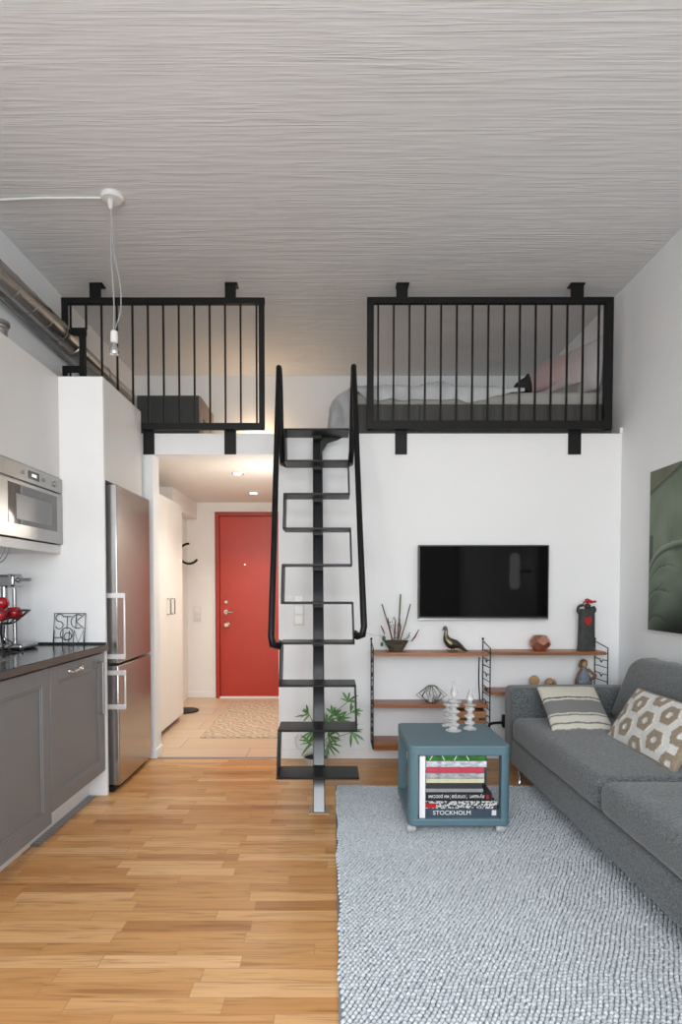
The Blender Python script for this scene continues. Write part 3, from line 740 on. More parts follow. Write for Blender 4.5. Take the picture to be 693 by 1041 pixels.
railing('black steel loft railing on the left, notched around the duct', fr, bs, 0, 0, [(92, 103.5), (229, 240)], [(145.5, 157), (228, 240)], (-1.2, YR0, 2.3))
fr = [(373, 303, 621, 309), (373, 303, 379.5, 436.5), (614.5, 303, 621, 436.5), (373, 428, 621, 436.5)]
bs = [(384.3, 308, 430)]+[(400.1+16.05*i, 308, 430) for i in range(14)]
railing('black steel loft railing on the right, in front of the bed', fr, bs, 0, 0, [(402.5, 414), (579, 592)], [(401.5, 413.5), (577.5, 590)], (1.08, YR0, 2.3))

# ================================================================= LADDER
LX = -.088
def lx(z): return -.0735-.0137*z
lad = thing('loft_ladder', (LX, 3.2, 0), 'black steel loft ladder with zigzag treads on a single central pole', 'ladder')
def px_y(z): return 3.165+z*.4225     # front face of the pole
m = MB(); w2 = .032; dd = .075
zt = 2.24
def slab(m, xa, xb, ya, yb, z0, z1):
    """leaning bar between x offsets xa..xb and depth offsets ya..yb from the pole face"""
    V = [m.bm.verts.new((lx(z)+xo, px_y(z)+yo, z)) for z in (z0, z1) for (xo, yo) in ((xa, ya), (xb, ya), (xb, yb), (xa, yb))]
    for f_ in ((0,1,2,3),(4,5,6,7),(0,1,5,4),(1,2,6,5),(2,3,7,6),(3,0,4,7)): m._f([V[q_] for q_ in f_])
slab(m, -w2+.004, w2-.004, 0, dd, .006, zt)
m.build('pole', K['poleface'], lad)
for sx in (-1, 1):
    m = MB(); slab(m, min(sx*(w2-.004), sx*w2), max(sx*(w2-.004), sx*w2), -.006, dd+.004, .0065, zt); m.build('flange', K['ladder'], lad)
MB().box(lx(0)-.055, lx(0)+.055, 3.145, 3.26, .0005, .006).build('base_plate', K['baseplate'], lad, bevel=.001)
T = []
for k in range(10):
    T.append((3.01+k*.0946, .240+k*.2235))
TDP = .20; TH_ = .012; HWL = .212
hw = [.214, .212, .211, .210, .209, .208, .207, .206, .205, .212]
for k, (y, z) in enumerate(T):
    m = MB(); hwk = hw[k]; LX = lx(z)
    m.box(LX-hwk, LX+hwk, y, y+TDP, z-TH_/2, z+TH_/2)
    # turned-down nosing
    t = m.build('tread', K['ladder'], lad, bevel=.002)
    mm = MB(); mm.box(LX-.03, LX+.03, y+TDP-.07, px_y(z)+.02, z-.028, z-TH_/2); mm.build('tread_bracket', K['ladder'], t)
    if k < 9:
        y2, z2 = T[k+1]; sx = -1 if k % 2 == 0 else 1
        x = LX+sx*(hwk-.003); x2 = lx(z2)+sx*(hw[k+1]-.003)
        mm = MB(); V = [mm.bm.verts.new(q_) for q_ in ((x-.003, y, z), (x2-.003, y2, z2), (x2-.003, y2+TDP, z2), (x-.003, y+TDP, z), (x+.003, y, z), (x2+.003, y2, z2), (x2+.003, y2+TDP, z2), (x+.003, y+TDP, z))]
        for f_ in ((0,1,2,3),(4,5,6,7),(0,1,5,4),(1,2,6,5),(2,3,7,6),(3,0,4,7)): mm._f([V[q_] for q_ in f_])
        mm.build('side_plate', K['ladder'], t)
# hooks onto the deck
y, z = T[9]; LX = lx(z)
m = MB(); m.prism([(LX+.02, y+TDP-.012, z-.006), (LX+.17, y+TDP-.012, z-.006), (LX+.14, y+TDP-.012, z-.022), (LX+.07, y+TDP-.012, z-.045), (LX+.035, y+TDP-.012, z-.10), (LX+.02, y+TDP-.012, z-.16)], (0, .01, 0)); m.box(LX-.03, LX+.03, y+TDP, YB-.001, z-.006, z+.006).build('deck_bracket', K['ladder'], lad)
for sx, ub, ut, vb, vt, xe in ((-1, 275.5, 283.2, 653, 372, None), (1, 369.8, 359.5, 643, 371, None)):
    pb = at(ub, vb, 3.2); pt = at(ut, vt+4, 3.955)
    k3 = T[3]; xa = lx(k3[1])+sx*.214
    P = [Vector((xa, k3[0]+.02, pb.z-.012)), Vector((pb.x-sx*.035, pb.y+.02, pb.z-.022)), Vector((pb.x-sx*.008, pb.y+.003, pb.z-.012)), Vector((pb.x, pb.y, pb.z+.03)), pb.lerp(pt, .35), pb.lerp(pt, .7), pt]
    tops = [pt, pt+Vector((0, .012, .018)), pt+Vector((0, .04, .022)), pt+Vector((0, .065, .0)), Vector((pt.x-sx*.004, pt.y+.075, pt.z-.1)), Vector((pt.x-sx*.012, pt.y+.07, T[8][1]+.12)), Vector((pt.x-sx*.02, pt.y+.05, T[8][1]+.03)), Vector((LX+sx*.20, pt.y-.01, T[8][1]+.008))]
    m = MB(); m.tube(P+tops[1:], .0175, 12)
    m.build('handrail', K['ladder'], lad, smooth=60)

# ================================================================= LOFT CONTENTS
bd = thing('loft_bed', (1.05, 4.8, ZD1), 'low bed with dark board front on the loft behind the railing', 'bed')
a = at(361, 411, YB+.0); b = at(622, 411, YB)
zbt = a.z
m = MB()
n = 4; xs = [a.x+(b.x-a.x)*i/n for i in range(n+1)]
for i in range(n): m.box(xs[i]+.0015, xs[i+1]-.0015, YB+.002, YB+.022, ZD1+.001, zbt)
m.build('front_board', K['wooddark'], bd, bevel=.001)
MB().box(a.x+.02, b.x-.005, YB+.03, 5.55, ZD1+.001, zbt-.02).build('bed_base', K['wooddark'], bd)
MB().box(a.x+.0, b.x-.01, YB+.026, 5.58, zbt-.019, zbt+.003).build('slat_edge', K['white'], bd)
MB().puff(a.x+.0, b.x-.01, YB+.03, 5.58, zbt+.003, zbt+.10, .035, (0,0,.01), k=3, m=12).build('mattress', K['sheet'], bd)
ztop = zbt+.10
# duvet
def duvet():
    nx, ny = 130, 60
    bm = bmesh.new(); grid = []
    x_edge = a.x-.005; L = 1.62; drop = .34
    for i in range(nx+1):
        s = i/nx*L; row = []
        for j in range(ny+1):
            w = j/ny*1.15                      # metres along the cloth from the front hem
            if s < drop:                         # hangs over the left end down to the deck
                q = s/drop
                wf = min(1, w/.30); wf = wf*wf*(3-2*wf); X = x_edge-(.025+.165*wf)*(1-.15*q-.85*q**3); Z = ZD1+.012+(ztop+.045-ZD1)*math.sin(q*PI/2)**.9
                yv = YB+.014+w*.85+.01*(1+noise.noise(Vector((1, w*5, q*3))))
                f = 1
            else:
                X = x_edge-.015+(s-drop)*.95; f = min(1, (L-s)/.35)
                hem = .085+.045*noise.noise(Vector((X*3.5, 8, 1)))+.02*noise.noise(Vector((X*11, 3, 1)))
                hem = hem*(.35+.65*f)*min(1, (s-drop)/.12)
                if w < hem: Z = ztop+.02-(hem-w); yv = YB+.012+.004*noise.noise(Vector((X*9, Z*9, 3)))
                else:
                    k_ = min(1, (w-hem)/.05); Z = ztop+.02+.026*math.sin(k_*PI/2)*f; yv = YB+.012+(w-hem)
            n1 = noise.noise(Vector((X*4+3, yv*4, Z*4))); n2 = noise.noise(Vector((X*11, yv*11+7, Z*9))); n3 = abs(noise.noise(Vector((X*20, yv*14, 5))))
            if s >= drop:
                if w >= hem: Z = max(ztop+.008, Z+(.035*n1+.022*n2-.014*n3+.012)*k_)
                else: yv -= .008*abs(n2)
            else:
                X += .03*n1+.025*n2-.03*n3; yv = max(YB+.012, yv+.02*n2); Z = max(ZD1+.008, Z+.02*n2*q)
            row.append(bm.verts.new((X, yv, Z)))
        grid.append(row)
    for i in range(nx):
        for j in range(ny): bm.faces.new([grid[i][j], grid[i+1][j], grid[i+1][j+1], grid[i][j+1]])
    bmesh.ops.recalc_face_normals(bm, faces=bm.faces)
    me = bpy.data.meshes.new('duvet'); bm.to_mesh(me); bm.free()
    return finish(me, 'duvet', K['blanket'], smooth=80, tag=('crumpled blue grey duvet spilling over the left end of the loft bed', 'duvet'))
duvet()
def pillow(name, C, U, V, thick, mat, tagv, nu=40, nv=30, colfn=None, puffn=None, pinch=.06, sag=0, n_up=(0,0,1), pw=.55):
    """C centre, U half-width vector, V half-height vector"""
    C, U, V = Vector(C), Vector(U), Vector(V); N = U.cross(V).normalized()
    bm = bmesh.new(); cols = []; side = []
    for sgn in (1, -1):
        g = []
        for i in range(nu+1):
            r = []
            for j in range(nv+1):
                u = -1+2*i/nu; v = -1+2*j/nv
                e = max(0, (1-abs(u)**2.4)*(1-abs(v)**2.4))**pw
                uu = u*(1-pinch*(1-v*v)*abs(u)); vv = v*(1-pinch*(1-u*u)*abs(v))
                w = .06*noise.noise(Vector((u*2.3+C.x*5, v*2.3+sgn, C.y*3)))*e
                d = sgn*thick*(e+w)
                d += (puffn(u, v)*sgn if (puffn and e > .02) else 0)
                p = C+U*uu+V*vv+N*d-N*sag*(1-v*v)*0
                if sgn == -1 and (i in (0, nu) or j in (0, nv)): r.append(side[0][i][j]); continue
                r.append(bm.verts.new(p)); cols.append((u, v, sgn))
            g.append(r)
        side.append(g)
        for i in range(nu):
            for j in range(nv):
                q = [g[i][j], g[i+1][j], g[i+1][j+1], g[i][j+1]]
                try: bm.faces.new(q if sgn > 0 else q[::-1])
                except ValueError: pass
    bm.verts.index_update(); bmesh.ops.recalc_face_normals(bm, faces=bm.faces)
    me = bpy.data.meshes.new(name); bm.to_mesh(me); bm.free()
    o = finish(me, name, mat, smooth=80, tag=tagv)
    if colfn: setcol(o, lambda i: colfn(*cols[i]))
    return o
def P3(u, v, Y): return at(u, v, Y)
# pillows leaning on the right loft wall
c_ = at(561, 379, 4.78); pillow('pillow', c_, (-.13, .20, 0), (.115, 0, .15), .062, K['pink'], ('dusty pink pillow leaning at the head of the loft bed, the leftmost one', 'pillow', 'pillows on the loft bed'))
c_ = at(583, 373, 4.60); pillow('pillow', c_, (-.08, .17, 0), (.10, 0, .175), .050, K['mauve'], ('grey pink pillow standing between the pink and the pale grey pillows on the loft bed', 'pillow', 'pillows on the loft bed'))
c_ = at(600, 373, 4.42); pillow('pillow', c_, (-.03, .13, 0), (.02, 0, .20), .045, K['pgrey'], ('pale grey upright pillow against the right wall on the loft bed', 'pillow', 'pillows on the loft bed'))
c0 = at(531, 392, 4.40)
m = MB(); m.tube([(c0.x, 4.40, ztop+.062), (c0.x+.01, 4.40, ztop+.085), (c0.x+.025, 4.40, ztop+.12), (c0.x+.038, 4.40, ztop+.155), (c0.x+.04, 4.40, ztop+.185)], [.072, .068, .048, .022, .008], 12, flat=.6, up=(0,1,0))
bg = m.build('bag_body', K['blackcloth'], None, smooth=80); bg.name = 'fabric_bag'
settag(bg, 'small slumped black cloth bag on the bed beside the pink pillow', 'bag')
c1 = at(450, 396, 4.6)
# dark scrunched garment on duvet
# charcoal box on the loft floor, left
q0 = at(139, 402, 4.9); q1 = at(202, 402, 4.9)
bxz = at(139, 402, 4.9).z
o = thing('storage_box', ((q0.x+q1.x)/2, 5.1, ZD1), 'dark charcoal storage box with slotted wooden side on the loft floor', 'box')
MB().box(q0.x, q1.x, 4.9, 5.45, ZD1+.001, bxz).build('body', K['carddark'], o, bevel=.003)
MB().box(q1.x, q1.x+.012, 4.905, 5.445, ZD1+.001, bxz-.003).build('wooden_side', K['cardface'], o)
m = MB()
for zz in (.08, .19, .30):
    m.box(q1.x+.012, q1.x+.0135, 5.0, 5.09, ZD1+zz, ZD1+zz+.03).box(q1.x+.012, q1.x+.0135, 5.24, 5.33, ZD1+zz, ZD1+zz+.03)
m.build('slot', K['black'], o)
lp = Vector((-.74, 5.72, ZD1))
o = thing('floor_spotlight', (lp.x, lp.y, ZD1), 'small lit warm lamp lying on the loft floor behind the left railing', 'lamp')
MB().lathe([(0,0),(.06,0),(.06,.012),(.012,.02),(.012,.30),(0,.30)], (lp.x, lp.y, ZD1+.001)).build('base', K['black'], o)
MB().ball((lp.x, lp.y, ZD1+.342), .045, 16).build('bulb', K['bulbwarm'], o)
q = at(222, 440, 4.6)
MB().tube([(q.x-.05, 4.5, ZD1+.012), (q.x, 4.53, ZD1+.02), (q.x+.05, 4.5, ZD1+.014), (q.x+.11, 4.52, ZD1+.012)], [.008, .02, .016, .006], 8).build('loose_sock', K['grey'], tag=('small crumpled dark cloth on the loft floor edge under the left railing', 'cloth'))

# ================================================================= TV
a, b = at(425.3, 554, 4.14), at(557.5, 630, 4.14)
tv = thing('television', ((a.x+b.x)/2, 4.17, b.z), 'black flat screen television mounted on the white wall above the shelves', 'television')
MB().box(a.x, b.x, 4.145, 4.178, b.z, a.z).build('housing', K['tvb'], tv, bevel=.002)
sc_ = MB().box(a.x+.010, b.x-.010, 4.1435, 4.145, b.z+.022, a.z-.009).build('screen', K['tv'], tv)
MB().box(a.x, b.x, 4.143, 4.146, b.z, b.z+.009).build('silver_strip', K['tvs'], tv)
MB().box(b.x-.075, b.x-.05, 4.142, 4.1435, b.z+.012, b.z+.016).build('standby_light', K['cred'], tv)
MB().box(1.15, 1.35, 4.178, 4.199, b.z+.15, a.z-.15).build('wall_mount', K['black'], tv)
cc = at(488, 645, 4.197)
MB().box(cc.x-.008, cc.x+.008, 4.190, 4.199, at(488, 657, 4.19).z, b.z+.02).build('cable_cover', K['white'], tag=('white cable cover strip on the wall below the television', 'cable cover'))
# wall switches
s0 = at(303.7, 620, YB)
o = thing('wall_switch', (s0.x, YB, s0.z), 'white column of three switches on the wall behind the ladder', 'light switch')
MB().box(s0.x-.036, s0.x+.036, YB-.009, YB-.001, s0.z-.11, s0.z+.11).build('plate', K['plasticg'], o, bevel=.003)
for k in (-1, 0, 1): MB().box(s0.x-.028, s0.x+.028, YB-.014, YB-.009, s0.z+k*.071-.028, s0.z+k*.071+.028).build('rocker', K['plastic'], o, bevel=.002)
s1 = at(305, 744, YB)
o = thing('wall_outlet', (s1.x, YB, s1.z), 'white wall outlet with a looping cable beside the potted bamboo', 'outlet')
MB().box(s1.x-.045, s1.x+.06, YB-.012, YB-.001, s1.z-.03, s1.z+.03).build('plate', K['plastic'], o, bevel=.003)
MB().lathe([(0,-.03),(.016,-.03),(.018,-.012),(0,-.012)], (s1.x-.01, YB, s1.z), axis=1).build('plug', K['plastic'], o)
MB().tube(catmull([(s1.x-.01, YB-.03, s1.z-.005), (s1.x-.035, YB-.032, s1.z-.05), (s1.x-.01, YB-.03, s1.z-.11), (s1.x+.06, YB-.03, s1.z-.135), (s1.x+.14, YB-.028, s1.z-.13)], 6), .004, 6).build('cable', K['plasticg'], o)
# thin cable from ladder to twig bowl
MB().tube(catmull([at(371, 643, 4.19), at(380, 645.5, 4.19), at(388, 647, 4.19), at(392, 660, 4.19)], 5), .003, 6).build('wall_cable', K['plasticg'], tag=('thin white cable on the wall running to the left end of the shelf', 'cable'))

# ================================================================= STRING SHELVES
YS0, YS1 = 3.995, 4.185
SXs = (.275, 1.07, 1.868)
sh = thing('wall_shelf_unit', (1.07, 4.1, .1), 'teak wall shelves held by thin black wire ladder sides under the television', 'shelf')
zt0 = .782; TK = .022
def ladder_side(x, zlo, ztop_, rungs):
    m = MB(); r = .0042
    m.tube([(x, YS1+.008, zlo), (x, YS1+.008, ztop_+.03)], r, 8).tube([(x, YS0, zlo), (x, YS0, ztop_-.01)], r, 8)
    m.tube([(x, YS1+.008, ztop_+.02), (x, YS0, ztop_-.012)], r*.9, 8).ball((x, YS1+.008, ztop_+.035), .0085, 8)
    z = ztop_-.05; i = 0
    while z > zlo+.02:
        if i % 2 == 1:
            ym = (YS0+YS1)/2
            m.tube([(x, YS1, z), (x, ym+.025, z), (x, ym, z-.02), (x, ym-.025, z), (x, YS0, z)], r*.8, 6)
        else: m.tube([(x, YS1, z), (x, YS0, z)], r*.8, 6)
        z -= .0485; i += 1
    m.tube([(x, YS1, zlo+.004), (x, YS0, zlo+.004)], r*.8, 6)
    m.build('ladder_side', K['wire'], sh)
ladder_side(SXs[0], .12, .825, 1); ladder_side(SXs[1], .23, .825, 1); ladder_side(SXs[2], .36, .825, 1)
def shelf(x0, x1, z): MB().box(x0+.007, x1-.007, YS0+.004, YS1+.005, z-TK, z).build('shelf_board', K['walnut'], sh, bevel=.0015)
shelf(SXs[0], SXs[1], zt0); shelf(SXs[1], SXs[2], zt0+.005)
zlow = at(440, 716, 4.0).z-.003; shelf(SXs[0], SXs[1], zlow)
zlr = .515; shelf(SXs[1], SXs[2], zlr)
zbot = at(390, 755, 4.0).z; MB().box(SXs[0]+.007, SXs[1]-.007, YS0+.004, YS1+.005, zbot-.055, zbot).build('shelf_board', K['walnut'], sh, bevel=.0015)
q0, q1 = at(462, 727, 4.0), at(496, 738, 4.0)
db = MB().box(q0.x, SXs[1]-.02, YS0+.01, YS1, zlow-.135, zlow-.048).build('drawer_box', K['walnutd'], sh, bevel=.002)
MB().box(q0.x+.01, SXs[1]-.03, YS0+.003, YS0+.011, zlow-.128, zlow-.07).build('drawer_front', K['walnutd'], db, bevel=.002)
m = MB()
for xx in (q0.x+.035, SXs[1]-.075): m.box(xx, xx+.045, YS0-.001, YS0+.003, zlow-.105, zlow-.09)
m.build('label_holder', K['wireb'], db)
MB().box(q0.x+.01, q0.x+.02, YS0+.06, YS0+.12, zlow-.05, zlow-TK).box(SXs[1]-.04, SXs[1]-.03, YS0+.06, YS0+.12, zlow-.05, zlow-TK).build('hanger', K['wire'], db)

# black cables and adapter
m = MB()
m.tube(catmull([at(487, 668, 4.192), at(486.5, 690, 4.192), at(487.5, 712, 4.192)], 6), .0045, 6)
o = m.build('power_cable', K['wire'], tag=('pair of black cables hanging on the wall between the shelf boards', 'cable'))
p0 = at(500, 738, 4.15)
o = thing('power_adapter', (p0.x+.06, 4.12, .0), 'black power adapter with cable on the floor beside the sofa', 'adapter')
o.location.z = .27
MB().box(p0.x+.075, p0.x+.12, 4.13, 4.185, .235, .32).build('plug', K['blackcloth'], o, bevel=.004)
MB().tube(catmull([(1.075, 4.15, .24), (1.09, 4.13, .235), (1.12, 4.14, .265), (p0.x+.08, 4.15, .27)], 6), .009, 8).build('cord', K['blackcloth'], o)
MB().box(p0.x+.06, p0.x+.135, 4.185, 4.199, .22, .34).build('socket_plate', K['plastic'], o, bevel=.002)

# ---- things on the shelves
zt = zt0
# twig bowl
bc = at(402.5, 664, 4.09); bx, by = bc.x, 4.09
o = thing('twig_arrangement', (bx, by, zt), 'dark woven bowl of green twigs and moss on the top shelf, left end', 'arrangement')
m = MB(); m.lathe([(.0,.002),(.042,.001),(.05,.01),(.075,.055),(.088,.075),(.078,.075),(.05,.02),(0,.02)], (bx, by, zt), n=20, sq=.7)
bw = m.build('bowl', K['basket'], o, smooth=50)
for (du, dv, r) in ((388, 614, .0045), (407, 604, .0055), (417, 614, .0045)):
    e = at(du, dv, by); b0 = Vector((bx+(e.x-bx)*.15, by, zt+.03)); mid = b0.lerp(e, .5)+Vector((.004, 0, .0))
    MB().tube([b0, mid, e], r, 8).build('tall_twig', K['twig'], o)
for path in (((399,652),(396,640),(394,628)), ((401,650),(401,640),(402,630)), ((405,650),(407,638),(406,632)), ((391,645),(389,640),(387,636)), ((418,652),(422,647),(425.5,640))):
    MB().tube([at(u, v, by-.01) for u, v in path], [.004, .0055, .003], 7).build('red_twig', K['twigr'], o)
m = MB(); random.seed(3)
for i in range(90):
    t = random.random(); u = 401+random.uniform(-4,4)*(.5+t); v = 655-28*t
    if i % 3 == 0: u = 409+random.random()*8; v = 655-(u-407)*1.1+random.uniform(-2,2)
    p = at(u, v, by+random.uniform(-.02,.02)); m.ball(p, random.uniform(.003,.006), 5, (1,1,.7))
m.build('moss', K['moss'], o)
m = MB()
for (u, v, s_) in ((390,649,1), (393,654,.8), (388,655,.8)):
    c = at(u, v, by-.02); m.ball(c, .018*s_, 8, (.7,.3,1.1))
m.build('dark_leaf', K['leafp'], o)
# bird
bc = at(460, 662, 4.09)
o = thing('bird_figurine', (bc.x, 4.09, zt), 'dark bronze long-tailed bird figurine on the top shelf under the television', 'figurine')
Pb = [at(450.5,639.5,4.09), at(452.3,638.3,4.09), at(453.2,641,4.09), at(453,645,4.09), at(454,650,4.09), at(458,654,4.09), at(463,655,4.09), at(467.5,657,4.09), at(472,660.5,4.09), at(476.5,662.6,4.09)]
m = MB(); m.tube(catmull(Pb, 4), rad((.008,.013,.012,.014,.027,.037,.031,.018,.011,.005), 4), 14)
m.build('body', K['bronze'], o, smooth=80)
MB().tube([at(451.5,639,4.09), at(448.8,640.8,4.09)], [.007,.001], 8).build('beak', K['bronze'], o)
MB().tube([at(459,656,4.085), at(458.5,663,4.085)], .003, 6).build('leg', K['bronze'], o)
MB().tube([at(462,656,4.10), at(461.5,662.4,4.10)], .003, 6).build('leg', K['bronze'], o)
MB().box(at(455,660,4.1).x, at(464,660,4.1).x, 4.06, 4.12, zt+.0005, zt+.006).build('base', K['bronze'], o, bevel=.002)
# copper polyhedron
bc = at(548.5, 664, 4.09); z2 = zt0+.005
o = thing('tealight_holder', (bc.x, 4.09, z2), 'faceted copper tealight holder on the right half of the top shelf', 'candle holder')
bm = bmesh.new()
for r, z, ph in ((.042, 0, 0), (.073, .042, 30), (.073, .066, 0), (.045, .105, 30)):
    for k in range(6):
        a_ = math.radians(k*60+ph); bm.verts.new((bc.x+r*math.cos(a_), 4.09+r*math.sin(a_), z2+.001+z))
bmesh.ops.convex_hull(bm, input=bm.verts)
top_ = [f for f in bm.faces if f.calc_center_median().z > z2+.1049]
bmesh.ops.delete(bm, geom=top_, context='FACES_ONLY')
me = bpy.data.meshes.new('shell'); bm.to_mesh(me); bm.free()
ob = finish(me, 'shell', K['copper'], o, smooth=0); md_ = ob.modifiers.new('s', 'SOLIDIFY'); md_.thickness = .003; md_.offset = -1
MB().lathe([(0,0),(.019,0),(.019,.015),(0,.015)], (bc.x, 4.09, z2+.004)).build('candle', K['white'], o)
# clay sculpture
bc = at(595.5, 664, 4.09); X0 = bc.x
def cp_(u, v, dy=0): q = at(u, v, 4.09+dy); return q
o = thing('clay_sculpture', (X0, 4.09, z2), 'tall charcoal clay figure with a red heart and red bird, right end of top shelf', 'sculpture')
m = MB()
prof = [(665, 9.6), (661, 9.0), (656, 8.2), (640, 7.9), (628, 7.8), (622, 7.6), (619, 6)]
rings = []
zz = [max(z2+.001, at(595, v, 4.09).z) for v, _ in prof]
for (v, w_), z in zip(prof, zz):
    hwid = w_/600*4.09; ring = []
    for j in range(24):
        a_ = 2*PI*j/24; cx = math.copysign(abs(math.cos(a_))**.5, math.cos(a_)); sy = math.copysign(abs(math.sin(a_))**.6, math.sin(a_))
        wob = 1+(.06*math.sin(a_*6) if v > 655 else 0)
        ring.append(m.bm.verts.new((X0+cx*hwid*wob, 4.09+sy*.032*wob, z)))
    rings.append(ring)
for A, B in zip(rings, rings[1:]):
    for j in range(24): m._f([A[j], A[(j+1) % 24], B[(j+1) % 24], B[j]])
m._f(rings[0][::-1]); m._f(rings[-1])
body = m.build('body', K['clay'], o, smooth=60)
for P_ in (((589,624),(587,620.5),(588.5,616.5),(593,615)), ((601,624),(604.5,621),(603.5,617.5),(600,619))): MB().tube(catmull([cp_(*q_) for q_ in P_], 5), .010, 8).build('arm', K['clay'], o, smooth=60)
m = MB(); m.ball(cp_(597,616.5), .022, 12).lathe([(.012,0),(.012,.02)], cp_(597, 620.5)).build('head', K['clay'], o, smooth=60)
m = MB(); m.tube(catmull([cp_(592.5,613.2), cp_(595.5,611), cp_(599,611.3), cp_(602,612), cp_(606,611.2)], 4), [x for i, r in enumerate((.006,.017,.012,.008,.004)) for x in ([r]*4 if i < 4 else [r])], 10)
m.ball(cp_(596.5,610.8), .013, 8).build('red_bird', K['cred'], o, smooth=80)
hc = cp_(595.7, 631); m = MB(); pts = []
for i in range(28):
    t = 2*PI*i/28; hx_ = 16*math.sin(t)**3; hz_ = 13*math.cos(t)-5*math.cos(2*t)-2*math.cos(3*t)-math.cos(4*t)
    a_ = .25; pts.append((hc.x+(hx_*math.cos(a_)-hz_*math.sin(a_))*.0017, 4.054, hc.z+(hx_*math.sin(a_)+hz_*math.cos(a_))*.0021))
m.prism(pts, (0, .012, 0)); m.build('heart', K['cred'], o, bevel=.002)
# lower right shelf figures
zr = zlr
bc = at(593, 697, 4.09)
o = thing('wooden_doll', (bc.x, 4.09, zr), 'carved wooden woman figurine in a faded blue dress on the lower shelf', 'figurine')
Xd = bc.x
m = MB(); m.lathe([(0,0),(.062,0),(.066,.012),(.060,.04),(.058,.048),(0,.048)], (Xd, 4.09, zr+.001), n=24, sq=.6); m.build('skirt', K['woodb'], o)
m = MB(); m.lathe([(.060,.048),(.056,.07),(.042,.10),(.028,.132),(.024,.15),(.010,.156)], (Xd-.002, 4.09, zr+.001), n=24, sq=.65); m.build('dress', K['bluep'], o, smooth=60)
MB().tube(catmull([(Xd-.022, 4.075, zr+.146), (Xd-.048, 4.07, zr+.105), (Xd-.062, 4.06, zr+.055)], 4), .009, 8).build('arm', K['woodb'], o, smooth=80)
m = MB(); m.tube(catmull([(Xd+.02, 4.075, zr+.146), (Xd+.045, 4.06, zr+.12), (Xd+.065, 4.055, zr+.10), (Xd+.03, 4.05, zr+.075)], 4), .010, 8)
m.build('arm', K['woodb'], o, smooth=80)
hd = MB().ball((Xd+.002, 4.085, zr+.178), .023, 14, (.9, .9, 1.15)).build('head', K['woodl'], o, smooth=80)
MB().ball((Xd+.0, 4.095, zr+.186), .0265, 14, (1.0, .9, 1.0)).tube([(Xd-.02, 4.10, zr+.19), (Xd-.026, 4.10, zr+.155)], .010, 8).build('hair', K['woodb'], hd, smooth=80)
c = at(543, 692, 4.09)
o = thing('wooden_roundel', (c.x, 4.09, zr), 'small turned wooden knob figure on the lower shelf above the sofa arm', 'figurine')
MB().lathe([(0,-.009),(.032,-.009),(.036,0),(.032,.009),(0,.009)], (c.x, 4.09, c.z+.0), axis=1, n=28).build('disc', K['woodl'], o, smooth=50)
m = MB().lathe([(0,0),(.022,0),(.018,.01),(.010,.02),(.010,c.z-zr-.025),(0,c.z-zr-.025)], (c.x-.008, 4.09, zr+.001)); m.build('foot', K['woodb'], o, smooth=50)
c = at(559.5, 694, 4.09)
o = thing('wooden_arch', (c.x, 4.09, zr), 'small wooden arch ornament on the lower shelf behind the striped cushion', 'ornament')
pts = [(c.x-.037, 4.07, zr+.001)]+[(c.x-.037*math.cos(PI*i/16), 4.07, c.z-.008+.037*math.sin(PI*i/16)) for i in range(17)]+[(c.x+.037, 4.07, zr+.001), (c.x+.019, 4.07, zr+.001)]+[(c.x+.019*math.cos(PI*i/12), 4.07, c.z-.008+.019*math.sin(PI*i/12)) for i in range(13)]+[(c.x-.019, 4.07, zr+.001)]
MB().prism(pts, (0, .04, 0)).build('arch', K['woodl'], o, bevel=.001)
MB().box(c.x-.0185, c.x+.0185, 4.085, 4.09, zr+.001, c.z-.006).build('back_panel', K['woodb'], o)
# wire geometric candle holder on lower left shelf
c = at(438.5, 716, 4.08); cz = zlow+.001
o = thing('wire_candle_cage', (c.x, 4.08, zlow), 'flat geometric brass wire candle holder on the middle left shelf', 'candle holder')
m = MB(); R1, R2, R3 = .035, .108, .028; n = 8
A = [Vector((c.x+R1*math.cos(2*PI*k/n), 4.08+.8*R1*math.sin(2*PI*k/n), cz+.003)) for k in range(n)]
B = [Vector((c.x+R2*math.cos(2*PI*(k)/n), 4.08+.8*R2*math.sin(2*PI*(k)/n), cz+.052)) for k in range(n)]
D = [Vector((c.x+R3*math.cos(2*PI*k/n), 4.08+.8*R3*math.sin(2*PI*k/n), cz+.115)) for k in range(n)]
for k in range(n):
    m.tube([A[k], B[k], D[k]], .0022, 5).tube([A[k], A[(k+1) % n]], .0022, 5).tube([D[k], D[(k+1) % n]], .0022, 5)
    if k % 2 == 0: m.tube([A[k], (B[k]+B[(k+1) % n])/2*.75+Vector((c.x, 4.08, cz+.06))*.25, D[k]], .0018, 5)
m.build('cage', K['wireb'], o)
MB().lathe([(0,0),(.022,0),(.024,.05),(.021,.05),(.019,.006),(0,.006)], (c.x, 4.08, cz), n=20).build('glass_cup', K['glass'], o)

